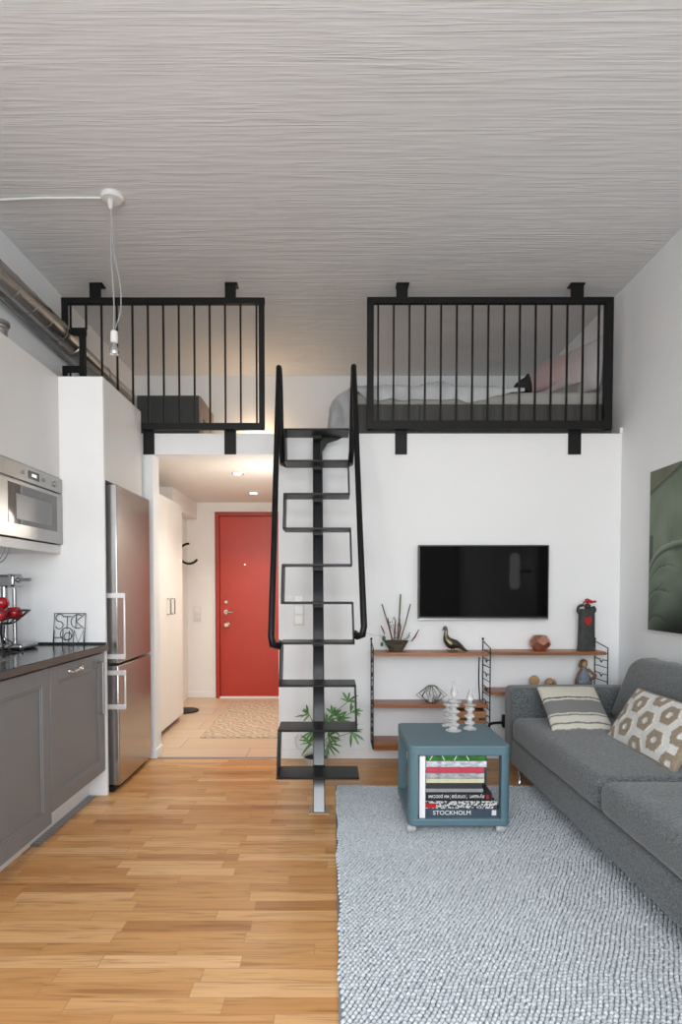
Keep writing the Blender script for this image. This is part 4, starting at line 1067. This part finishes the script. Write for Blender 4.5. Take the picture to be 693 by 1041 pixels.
# ================================================================= POTTED BAMBOO
pc = Vector((-.112, 3.93, 0))
o = thing('potted_bamboo', pc, 'small bamboo plant in a pale pot on the floor behind the ladder', 'plant')
MB().lathe([(0,.001),(.062,.001),(.068,.01),(.085,.088),(.089,.093),(.083,.093),(.078,.080),(0,.080)], pc, n=32).build('pot', K['pot'], o, smooth=50)
MB().lathe([(0,.0805),(.077,.0805),(.075,.085),(.03,.089),(0,.089)], pc, n=24).build('soil', K['soil'], o)
random.seed(11)
st = MB(); lf = MB()
def leafb(m, p, d, L, w):
    d = Vector(d).normalized(); side = d.cross(Vector((0,-1,.25))).normalized()
    nrm = side.cross(d); prev = None
    for i in range(6):
        t = i/5; c = p+d*L*t+Vector((0,0,-.25*L*t*t)); ww = w*math.sin(PI*min(1, t*.93+.07))**.8
        cur = [m.bm.verts.new(c-side*ww), m.bm.verts.new(c+nrm*ww*.25), m.bm.verts.new(c+side*ww)]
        if prev:
            m._f([prev[0], prev[1], cur[1], cur[0]]); m._f([prev[1], prev[2], cur[2], cur[1]])
        prev = cur
cl = [((354,713), 3.86, (.45,0,1), 5), ((357,724), 3.84, (.8,0,.5), 4), ((338,726), 3.9, (.5,0,1), 5), ((342,729), 3.86, (.8,0,.7), 5), ((331,733), 3.9, (.1,0,.9), 6), ((314,726), 3.95, (-.9,0,.4), 4), ((318,744), 3.9, (-.4,0,-.5), 4), ((316,756), 3.9, (-1,0,0), 3), ((334,749), 3.88, (.8,0,.1), 5), ((333,757), 3.86, (.7,0,-.5), 6), ((358,744), 3.84, (.9,0,-.3), 5), ((345,733), 3.86, (.5,0,.4), 4), ((333,740), 3.9, (.3,0,.5), 6), ((322,738), 3.97, (-.2,0,.8), 4)]
for (u, v), Y, d, n in cl:
    e = at(u, v, Y); b0 = pc+Vector((random.uniform(-.03,.03), random.uniform(-.02,.02), .084))
    midp = b0.lerp(e, .5)+Vector((-.25*(e.x-b0.x), 0, .25*abs(e.z-b0.z)*.4))
    st.tube(catmull([b0, midp, e], 6), .0022, 5)
    n += 2
    for k in range(n):
        a_ = (k-(n-1)/2)*.42+random.uniform(-.12,.12)
        dd_ = Vector((d[0]*math.cos(a_)-d[2]*math.sin(a_), random.uniform(-.35,.35), d[0]*math.sin(a_)+d[2]*math.cos(a_)))
        leafb(lf, e+Vector((random.uniform(-.008,.008), 0, random.uniform(-.008,.008))), dd_, random.uniform(.055,.10), random.uniform(.0055,.0085))
st.build('stem', K['stem'], o, smooth=80)
lf.build('foliage', K['leaf'], o, smooth=80)

# ================================================================= RUG
def rug():
    X0, X1, Y0, Y1 = .018, 1.98, 1.15, 3.585
    px, py = .0165, .0150
    nx, ny = int((X1-X0)/px), int((Y1-Y0)/py)
    nu, nvv = 8, 3
    tmpl = [(0,0,1.0)]
    for i in range(1, nvv+1):
        a_ = i/nvv*PI/2*1.05
        for j in range(nu): tmpl.append((math.sin(a_)*math.cos(2*PI*j/nu), math.sin(a_)*math.sin(2*PI*j/nu), math.cos(a_)))
    tmpl = np.array(tmpl); faces = []
    for j in range(nu): faces.append((0, 1+j, 1+(j+1) % nu))
    quads = []
    for i in range(nvv-1):
        for j in range(nu): quads.append((1+i*nu+j, 1+(i+1)*nu+j, 1+(i+1)*nu+(j+1) % nu, 1+i*nu+(j+1) % nu))
    rng = np.random.default_rng(5)
    I, J = np.meshgrid(np.arange(nx), np.arange(ny), indexing='ij'); I = I.ravel(); J = J.ravel(); n = len(I)
    cx = X0+.010+(I+.5*(J % 2))*px+rng.normal(0, .0010, n); cy = Y0+.008+J*py+rng.normal(0, .0009, n)
    cx += .004*np.sin(cy*9)+.003*np.sin(cy*23+1); cy += .005*np.sin(cx*7+2)+.003*np.sin(cx*17)
    hz = .0085*(1+rng.normal(0, .12, n)); ang = math.radians(48)+rng.normal(0, .15, n)
    la = .0110*(1+rng.normal(0, .06, n)); lb = .0070*(1+rng.normal(0, .06, n))
    ca, sa = np.cos(ang), np.sin(ang)
    tx = tmpl[:,0][None]*la[:,None]; ty = tmpl[:,1][None]*lb[:,None]
    V = np.stack([cx[:,None]+tx*ca[:,None]-ty*sa[:,None], cy[:,None]+tx*sa[:,None]+ty*ca[:,None], .008+tmpl[:,2][None]*hz[:,None]], -1).reshape(-1, 3)
    nt_ = len(tmpl); off = (np.arange(n)*nt_)
    F3 = (off[:,None,None]+np.array(faces)[None]).reshape(-1, 3); F4 = (off[:,None,None]+np.array(quads)[None]).reshape(-1, 4)
    base = len(V)
    bv = np.array([(x, y, z) for x in (X0, X1) for y in (Y0, Y1) for z in (.001, .0085)])
    V = np.vstack([V, bv])
    F4 = np.vstack([F4, base+np.array([(0,1,3,2),(4,6,7,5),(0,4,5,1),(2,3,7,6),(0,2,6,4),(1,5,7,3)])])
    me = bpy.data.meshes.new('rug'); me.vertices.add(len(V)); me.vertices.foreach_set('co', V.astype(np.float32).ravel())
    nl = F3.size+F4.size; me.loops.add(nl); me.loops.foreach_set('vertex_index', np.concatenate([F3.ravel(), F4.ravel()]).astype(np.int32))
    npoly = len(F3)+len(F4); me.polygons.add(npoly)
    ls = np.concatenate([np.arange(len(F3))*3, F3.size+np.arange(len(F4))*4]).astype(np.int32)
    me.polygons.foreach_set('loop_start', ls)
    me.update(calc_edges=True); me.validate()
    me.polygons.foreach_set('use_smooth', [True]*len(me.polygons))
    me.materials.append(K['rug']); me.materials.append(K['rugbase'])
    for q_ in range(len(me.polygons)-6, len(me.polygons)): me.polygons[q_].material_index = 1  # backing slab coloured darker to paint deeper shade into the gaps between loops
    o = bpy.data.objects.new('area_rug', me); COL.objects.link(o)
    settag(o, 'large pale blue grey chunky woven rug under the sofa and coffee table', 'rug')
rug()

# ================================================================= COFFEE TABLE
cx0, cx1, cy0, cy1, cz1 = .370, .870, 2.85, 3.35, .452
TT = cz1-at(460, 768.6, cy0).z; cz0 = at(460, 840.3, cy0).z; BT = at(460, 832.7, cy0).z-cz0
print('table', TT, cz0, BT)
ct = thing('coffee_table', ((cx0+cx1)/2, (cy0+cy1)/2, .018), 'blue grey open cube coffee table on castors standing on the rug', 'coffee table')
def rrect(x0, x1, y0, y1, r, corners=(1,1,1,1), n=6):
    out = []
    for k, (cx_, cy_, a0) in enumerate(((x0+r, y0+r, 180), (x1-r, y0+r, 270), (x1-r, y1-r, 0), (x0+r, y1-r, 90))):
        if corners[k]: out += [(cx_+r*math.cos(math.radians(a0+90*i/n)), cy_+r*math.sin(math.radians(a0+90*i/n))) for i in range(n+1)]
        else: out.append(((x0, y0), (x1, y0), (x1, y1), (x0, y1))[k])
    return out
def rslab(x0, x1, y0, y1, z0, z1, r, corners=(1,1,1,1)): return MB().prism([(x, y, z0) for x, y in rrect(x0, x1, y0, y1, r, corners)], (0, 0, z1-z0))
rslab(cx0, cx1, cy0, cy1, cz1-TT, cz1, .035).build('tabletop', K['table'], ct, bevel=.006, seg=3)
rslab(cx0, cx1, cy0, cy1, cz0, cz0+BT, .035).build('bottom_shelf', K['table'], ct, bevel=.006, seg=3)
for k, (xx, yy) in enumerate(((cx0, cy0), (cx1-.048, cy0), (cx1-.048, cy1-.048), (cx0, cy1-.048))):
    cr = [0,0,0,0]; cr[k] = 1
    rslab(xx+.0008, xx+.0472, yy+.0008, yy+.0472, cz0+BT-.008, cz1-TT+.008, .034, cr).build('corner_post', K['table'], ct)
for (xx, yy) in ((cx0+.018, cy0+.03), (cx1-.045, cy0+.03), (cx0+.018, cy1-.04), (cx1-.045, cy1-.04)):
    wh = MB().lathe([(0,-.023),(.014,-.022),(.0195,-.014),(.021,-.004),(.018,-.001),(.018,.001),(.021,.004),(.0195,.014),(.014,.022),(0,.023)], (xx, yy-.006, .0385), axis=0, n=24).build('castor', K['castor'], ct)
    MB().lathe([(.006,0),(.006,.012),(.016,.012),(.016,.018),(0,.018)], (xx, yy, cz0-.018), n=16).build('stem', K['grey'], wh)
# books
zb = cz0+BT
bk = [  # x0px,x1px, y bottom, y top, cover colour, depth, name/label, extra
 (432.5, 510.3, 832.6, 824.6, (.045,.065,.095), .30, 'navy STOCKHOLM picture book at the bottom of the book stack'),
 (432, 505, 824.4, 816.6, (.10,.10,.10), .29, 'black and white patterned book with a red spine end, second from the bottom'),
 (432.5, 499.5, 816.4, 807.8, (.012,.012,.014), .28, 'black photography book with upside-down white Cyrillic spine lettering'),
 (432.5, 491, 807.4, 803.8, (.28,.285,.29), .26, 'thin light grey book lying on the black photography book'),
 (432.5, 490, 803.6, 798.3, (.03,.032,.036), .25, 'dark charcoal book in the middle of the book stack'),
 (433, 492, 797.9, 793.6, (.60,.58,.38), .26, 'pale yellow spined book in the middle of the book stack'),
 (433, 492, 793.4, 788.0, (.36,.37,.38), .26, 'mid grey mottled spined book just below the pink-red book'),
 (433, 491.8, 787.7, 781.8, (.50,.05,.085), .26, 'pink red spined book near the top of the book stack'),
 (433, 494.5, 781.5, 775.4, (.50,.52,.56), .27, 'silvery white large book under the green book'),
 (433.5, 493, 775.1, 769.0, (.03,.15,.02), .26, 'green covered book on top of the book stack'),
]
yF = cy0+.03
cz = zb+.001
scale_z = (cz1-TT-.004-zb)/(832.6-769.0)
for i, (u0, u1, v0, v1, colr, dep, lb) in enumerate(bk):
    x0, x1 = at(u0, v0, yF).x, at(u1, v0, yF).x
    h_ = (v0-v1)*scale_z; z0 = cz; z1 = cz+h_-.0006; cz += (v0-(bk[i+1][3-1] if i < 9 else v0-0) if i < 9 else 0)*scale_z if i < 9 else 0
    bo = thing('book', ((x0+x1)/2, yF+dep/2, z0), lb, 'book', 'books in the coffee table')
    mt = M('book_cover_%s' % ['navy','patterned','black','light_grey','charcoal','yellow','grey','red','silver','green'][i], colr, .4, var=(.5 if i in (1,6,8,9) else .12), vscale=(60 if i == 1 else 35), stretch=(1,1,2))
    if i == 1:
        mt, nt, pb = new_mat('book_cover_patterned'); tc = nd(nt, 'ShaderNodeTexCoord'); vo = nd(nt, 'ShaderNodeTexVoronoi'); vo.inputs['Scale'].default_value = 140
        nt.links.new(tc.outputs['Object'], vo.inputs[0]); nt.links.new(ramp(nt, vo.outputs['Color'], [(.45, (.02,.02,.02)), (.5, (.55,.55,.55))], 'CONSTANT'), pb.inputs['Base Color'])
    t_ = min(.0022, h_*.2)
    MB().box(x0, x1, yF, yF+dep, z0, z0+t_).box(x0, x1, yF, yF+dep, z1-t_, z1).box(x0, x1, yF, yF+t_, z0+t_, z1-t_).build('cover', mt, bo)
    MB().box(x0+.003, x1-.003, yF+t_+.0002, yF+dep-.004, z0+t_+.0001, z1-t_-.0001).build('pages', K['paper'], bo)
    if i == 0:
        me = text_mesh('STOCKHOLM', (z1-z0)*.78, Matrix.Translation((x0+.035, yF-.0005, z0+(z1-z0)*.24)) @ Matrix.Rotation(PI/2, 4, 'X'), xs=1.05)
        finish(me, 'lettering', K['white'], bo, smooth=0)
        MB().box(x1-.052, x1-.030, yF-.0008, yF-.0001, z0+.006, z1-.006).build('emblem', K['plasticg'], bo)
    if i == 2:
        me = text_mesh('лучшие фотографии россии', (z1-z0)*.62, Matrix.Translation((x1-.035, yF-.0005, z0+(z1-z0)*.70)) @ Matrix.Rotation(PI/2, 4, 'X') @ Matrix.Rotation(PI, 4, 'Z'), xs=.86)
        w_ = max(v.co.x for v in me.vertices)-min(v.co.x for v in me.vertices); lim = (x1-x0)-.05
        if w_ > lim: 
            c_ = x1-.035; me.transform(Matrix.Translation((c_,0,0)) @ Matrix.Diagonal((lim/w_,1,1,1)) @ Matrix.Translation((-c_,0,0)))
        finish(me, 'lettering', K['white'], bo, smooth=0)
        MB().box(x1-.026, x1-.014, yF-.0008, yF-.0001, z0+.01, z1-.012).build('red_mark', K['cred'], bo)
    if i == 1: MB().box(x0+.001, x0+.055, yF-.0008, yF-.0001, z0+.004, z1-.010).build('red_spine_label', K['cred'], bo)
    if i == 9:
        for k in range(4): MB().box(x0+.02+k*.06, x0+.024+k*.06, yF-.0008, yF-.0001, z0+.002, z1-.003, rot=Matrix.Rotation(.5*(-1)**k, 3, 'Y')).build('white_streak', K['white'], bo)
# upright white book
xa, xb = at(425.9, 800, yF).x, at(431.6, 800, yF).x
bo = thing('book', ((xa+xb)/2, yF+.1, zb), 'white book standing upright at the left of the book stack', 'book', 'books in the coffee table')
MB().box(xa, xa+.002, cy0+.012, yF+.2, zb+.001, cz1-TT-.004).box(xb-.002, xb, cy0+.012, yF+.2, zb+.001, cz1-TT-.004).box(xa+.002, xb-.002, cy0+.012, cy0+.014, zb+.001, cz1-TT-.004).build('cover', K['white'], bo)
MB().box(xa+.0022, xb-.0022, cy0+.0145, yF+.196, zb+.003, cz1-TT-.006).build('pages', K['paper'], bo)
# slanting black booklet at the right of the stack
pA, pB = at(491.5, 801, yF+.03), at(507.5, 822.5, yF+.03)
m = MB(); m.prism([(pA.x+.002, yF+.01, pA.z), (pB.x+.012, yF+.01, pB.z), (pB.x+.006, yF+.01, pB.z-.004), (pA.x+.0005, yF+.01, pA.z-.006)], (0, .19, 0))
bo = m.build('booklet', K['blackcloth'], None); settag(bo, 'thin black booklet slanting down the right side of the book stack', 'booklet')

# glass candlesticks
def candlestick(u, Y, vtop, vbase_flame, n_disc, rb, label, candle=True):
    p = at(u, 740, Y); X = p.x; z0 = cz1+.0005
    o = thing('glass_candlestick', (X, Y, z0), label, 'candlestick', 'glass candlesticks on the coffee table')
    zt_ = at(u, vtop, Y).z; zf = at(u, vbase_flame, Y).z
    prof = [(0, 0), (rb, .0), (rb*1.02, .005), (rb*.8, .010), (rb*.5, .014)]
    H_ = zf-z0-.03; 
    for k in range(n_disc):
        zz = z0+.016+k*H_/n_disc-z0; st_ = H_/n_disc
        prof += [(rb*.36, zz+st_*.15), (rb*.76, zz+st_*.42), (rb*.80, zz+st_*.5), (rb*.76, zz+st_*.58), (rb*.36, zz+st_*.85)]
    zz = zf-z0-.012
    prof += [(rb*.4, zz-.006), (rb*.92, zz), (rb*.96, zz+.004), (rb*.6, zz+.007), (rb*.42, zz+.012), (0, zz+.012)]
    MB().lathe(prof, (X, Y, z0), n=32).build('stem', K['glass'], o, smooth=60)
    if candle:
        L = zt_-zf
        MB().lathe([(0,0),(.006,0),(.008,.003),(.016,L*.2),(.0185,L*.36),(.016,L*.52),(.009,L*.75),(.0035,L*.93),(0,L)], (X, Y, zf+.0005), n=24).build('flame_finial', K['glass'], o, smooth=80)
candlestick(461, 3.16, 692, 711, 4, .042, 'tallest clear ribbed glass candlestick, at the front of the group on the coffee table')
candlestick(477.3, 3.20, 699, 715, 3, .036, 'shorter clear glass candlestick on the right of the group on the coffee table')
candlestick(455.5, 3.27, 708, 711, 4, .036, 'clear ribbed glass candlestick at the back left of the group, without finial', candle=False)

# ================================================================= SOFA
sf = thing('sofa', (1.57, 2.3, .0), 'long dark grey fabric sofa along the right wall', 'sofa')
SF = K['sofa']
MB().puff(1.135, 2.0, .95, 3.84, .105, .262, .015, k=3, m=6).build('base', SF, sf)
MB().puff(1.125, 2.01, 3.69, 3.86, .10, .59, .035, (0,.006,.006), k=4, m=6).build('armrest', SF, sf)
MB().puff(1.125, 2.01, .74, .945, .10, .59, .035, (0,.006,.006), k=4, m=6).build('armrest', SF, sf)
MB().puff(1.90, 2.01, .95, 3.69, .25, .60, .03, k=3, m=6).build('backrest', SF, sf)
def wr(p, s=.004): return p+Vector((0, 0, s*noise.noise(p*6)+s*.5*noise.noise(p*15)))
for (y0, y1) in ((2.475, 3.68), (.95, 2.468)):
    MB().puff(1.12, 1.80, y0, y1, .265, .415, .045, (.008,0,.016), k=6, m=18, fn=wr).build('seat_cushion', SF, sf, smooth=80)
for (y0, y1) in ((2.35, 3.655), (1.0, 2.34)):
    def lean(p):
        t = (p.z-.41)/.4; e = max(0, (p.y-(y1-.30))/.30) if y1 > 3 else 0
        p = p+Vector((.10*t, 0, .008*noise.noise(p*5)))
        p.y -= .10*max(0, t-.1)*e; p.z -= .03*(1-e)*max(0, t-.5) if y1 > 3 else 0
        return p
    MB().puff(1.70, 1.885, y0, y1, .41, .805, .07, (.03,0,.015), k=7, m=16, fn=lean).build('back_cushion', SF, sf, smooth=80)
for (xx, yy) in ((1.17, 3.66), (1.95, 3.74), (1.17, 1.0), (1.95, 1.0)):
    MB().lathe([(0,0),(.014,0),(.012,.004),(.012,.094),(0,.094)], (xx, yy, .012 if yy < 3.6 and xx < 1.99 else .001), n=16).build('leg', K['chrome'], sf)

# striped cushion
CREAM, GR, DK = (.60,.57,.49), (.19,.19,.19), (.10,.10,.10)
def stripes(u, v, s):
    t = (v+1)/2; w = .006*math.sin(u*9)
    t += w
    for a_, b_, c_ in ((.0,.04,GR),(.04,.12,CREAM),(.12,.15,GR),(.15,.27,CREAM),(.27,.30,GR),(.30,.33,CREAM),(.33,.60,GR),(.60,.64,CREAM),(.64,.67,DK),(.67,.96,CREAM),(.96,1.02,GR)):
        if a_ <= t < b_: return c_
    return CREAM
fab = attr_mat('striped_linen', bscale=300)
pillow('scatter_cushion', (1.412, 3.43, .514), (.176, .0, 0), (.01, .165, .104), .040, fab, ('cream cushion with grey stripes leaning against the far sofa armrest', 'cushion'), nu=60, nv=110, colfn=stripes, pinch=.03, pw=.4)
# tufted cushion
def hexd(u, v):
    # staggered lattice of elongated cells; value 0 in the cell centre, 1 at the border
    x = u*2.3; y = v*1.15
    best = 9
    for i in range(-5, 6):
        for j in range(-3, 4):
            cx_ = i; cy_ = j+(.5 if i % 2 else 0)
            dx, dy = abs(x-cx_), abs(y-cy_)
            dd_ = max(dx*1.0+dy*.55, dy*1.25)
            best = min(best, dd_)
    return best
def tuft(u, v):
    d_ = hexd(u, v)+.03*noise.noise(Vector((u*14, v*9, 0)))
    return d_
WH, BE = (.74,.73,.70), (.33,.265,.19)
def is_b(u, v):
    d_ = tuft(u, v)
    if abs(u) > .93 or abs(v) > .93: return True
    return .15 < d_ < .44
def tcol(u, v, s):
    k = .85+.3*abs(noise.noise(Vector((u*60, v*40, s))))
    return tuple(c*k for c in (BE if is_b(u, v) else WH))
def tpuff(u, v):
    return (.006+.005*noise.noise(Vector((u*55, v*38, 1)))) if is_b(u, v) else .001*noise.noise(Vector((u*70, v*50, 3)))
fab2 = attr_mat('tufted_wool', rough=.95, bump=.8, bscale=250, bdist=.003)
pillow('scatter_cushion', (1.575, 2.87, .545), (0.0, -.315, 0), (.085, 0, .135), .050, fab2, ('beige and white tufted rectangular cushion leaning on the sofa back', 'cushion'), nu=190, nv=100, colfn=tcol, puffn=tpuff, pinch=.03, pw=.5)

# ================================================================= PAINTING
def canvas():
    y0, y1 = 2.50, 3.755; z0, z1 = at(658, 640, 3.755).z, at(659, 480, 3.755).z
    W_, H_ = 150, 150; t = .03; x = XR-.002-t
    root = thing('canvas_painting', (XR-.015, (y0+y1)/2, z0), 'large unframed painting of pale green draped cloth on the right wall', 'painting')
    MB().box(x+.001, XR-.002, y0, y1, z0, z1).build('stretcher', K['plasticg'], root)
    bm = bmesh.new(); uv = []; g = []
    for i in range(W_+1):
        r = []
        for j in range(H_+1):
            # a: metres from the far edge (visible left), b: 0 bottom .. 1 top; grid is denser toward the far edge
            f = (i/W_)**1.6; aa = f*(y1-y0); b = j/H_
            r.append(bm.verts.new((x, y1-aa, z0+b*(z1-z0)))); uv.append((aa, b))
        g.append(r)
    for i in range(W_):
        for j in range(H_): bm.faces.new([g[i][j], g[i][j+1], g[i+1][j+1], g[i+1][j]])
    bm.verts.index_update(); me = bpy.data.meshes.new('painted_surface'); bm.to_mesh(me); bm.free()
    mt = attr_mat('painted_canvas', rough=.6, bump=.2, bscale=500, sheen=0)
    ob = finish(me, 'painted_surface', mt, root, smooth=80)
    def mix(c1, c2, t): t = max(0, min(1, t)); return tuple(p+(q-p)*t for p, q in zip(c1, c2))
    def fn(i):
        a_, b = uv[i]; s = a_/.36      # s: 0..1 over the visible strip
        pale, mid, dark, blk, olive = (.20,.255,.19), (.12,.16,.115), (.035,.05,.038), (.008,.010,.009), (.13,.135,.085)
        n1 = noise.noise(Vector((a_*9, b*6, 2))); n2 = noise.noise(Vector((a_*30, b*10, 4)))
        if b > .87+.13*s*.95: 
            c = mix(olive, pale, .25+.3*n1)
        else:
            c = mix(pale, mid, .35+.6*n1+.2*n2)
            e = .87+.125*s-b
            if e < .035: c = mix(dark, c, e/.035)
            if s < .12 and b < .6: c = mix(dark, c, .3)
        # heavy folds of cloth falling from an arched upper hem
        yb_ = .40+.15*(1-math.exp(-s*4.0))
        wv = .05*noise.noise(Vector((a_*6, b*5, 9)))
        c = mix(c, (.26,.32,.26), max(0, .5-abs(s-.45-wv*3)*1.6)*max(0, 1-abs(b-.68)*3.5)*.9)
        if b < yb_:
            f = yb_-b+wv*(.3 if yb_-b > .05 else 0)
            sh = noise.noise(Vector((s*1.3+f*5, f*9-s*1.6, 5)))
            c = mix(pale, mid, .45-1.3*sh)
            if f < .022: c = mix((.30,.36,.30), c, f/.022)
            elif f < .055: c = mix(dark, c, abs(f-.038)/.017)
            for (f0, k1, k2, w2_, s0, s1) in ((.13,-.05,.10,.014,-.1,.9), (.20,.22,-.10,.020,-.1,.75), (.30,-.16,.05,.013,.0,.6), (.36,.20,.0,.022,-.1,.7)):
                if s0 < s < s1:
                    l = f-(f0+k1*s+k2*s*s+wv*.5)
                    fd = min(1, (s1-s)/.25)
                    if -w2_ < l < 0: c = mix(c, dark, (1+l/w2_)*fd*.85)
                    elif 0 <= l < w2_*1.6: c = mix(c, (.25,.31,.25), (1-l/(w2_*1.6))*fd*.6)
        if b < .34: c = mix(c, dark, (.34-b)/.36*(.4+.8*min(1, s)))
        if b < .14: c = mix(c, blk, (.14-b)/.12*min(1, .2+s))
        return c
    setcol(ob, fn)
canvas()
# white wall lamp that mirrors in the television
wl = at(521, 580, 6.1)
o = thing('wall_lamp', (1.9, 2.2, 1.2), 'long white wall lamp on the right wall, mirrored in the television screen', 'wall lamp')
MB().puff(1.83, 1.92, 2.15, 2.25, 1.21, 1.58, .04, k=5, m=3).build('shade', M('white_lamp_shade', (.8,.8,.8), .5, emit=(1,1,1), estr=4, var=0), o)
MB().box(1.92, XR-.001, 2.185, 2.215, 1.38, 1.41).build('arm', K['grey'], o)

# ================================================================= LIGHT
def area(name, loc, rot, sx, sy, power, col=(1,1,1)):
    l = bpy.data.lights.new(name, 'AREA'); l.shape = 'RECTANGLE'; l.size = sx; l.size_y = sy; l.energy = power; l.color = col
    o = bpy.data.objects.new(name, l); COL.objects.link(o); o.location = loc; o.rotation_euler = rot; return o
def point(name, loc, power, col, r=.05):
    l = bpy.data.lights.new(name, 'POINT'); l.energy = power; l.color = col; l.shadow_soft_size = r
    o = bpy.data.objects.new(name, l); COL.objects.link(o); o.location = loc; return o
area('window_daylight', ((wx0+wx1)/2, YR-.02, 1.7), (PI/2, 0, 0), wx1-wx0-.1, wz1-wz0-.1, 135, (.90,.955,1))
for u, v in ((241.5, 481), (257.5, 501)):
    p = pzc(u, v, ZD0-.012); l = bpy.data.lights.new('downlight_bulb', 'SPOT'); l.energy = 50; l.color = (1,.90,.76); l.spot_size = math.radians(120); l.spot_blend = .8; l.shadow_soft_size = .04
    lo_ = bpy.data.objects.new('downlight_bulb', l); COL.objects.link(lo_); lo_.location = p
point('hall_fill', (-.50, 4.62, 1.75), 8, (1,.93,.84), .12)
point('loft_lamp', (lp.x, lp.y+.09, ZD1+.34), 5.5, (1,.66,.38), .03)
w = bpy.data.worlds.new('daylight'); SC.world = w; w.use_nodes = True
nt = w.node_tree; bg = nt.nodes['Background']; sky = nt.nodes.new('ShaderNodeTexSky'); sky.sky_type = 'NISHITA'; sky.sun_disc = False; sky.sun_elevation = math.radians(35); sky.sun_rotation = math.radians(200)
nt.links.new(sky.outputs[0], bg.inputs[0]); bg.inputs[1].default_value = .25

# ================================================================= CAMERA
cam = bpy.data.cameras.new('camera'); co = bpy.data.objects.new('camera', cam); COL.objects.link(co)
co.location = (0, 0, EYE); co.rotation_euler = (PI/2-TILT, 0, 0)
cam.sensor_fit = 'AUTO'; cam.sensor_width = 36; cam.lens = FPX/1041*36
cam.shift_x = (346.5-PCX)/1041; cam.shift_y = (PCY-520.5)/1041
cam.clip_start = .02
SC.camera = co
SC.view_settings.view_transform = 'Standard'; SC.view_settings.look = 'None'; SC.view_settings.exposure = 0.0
SC.cycles.max_bounces = 10; SC.cycles.diffuse_bounces = 5; SC.cycles.glossy_bounces = 4; SC.cycles.transmission_bounces = 10
SC.cycles.use_denoising = True; SC.cycles.sample_clamp_indirect = 6
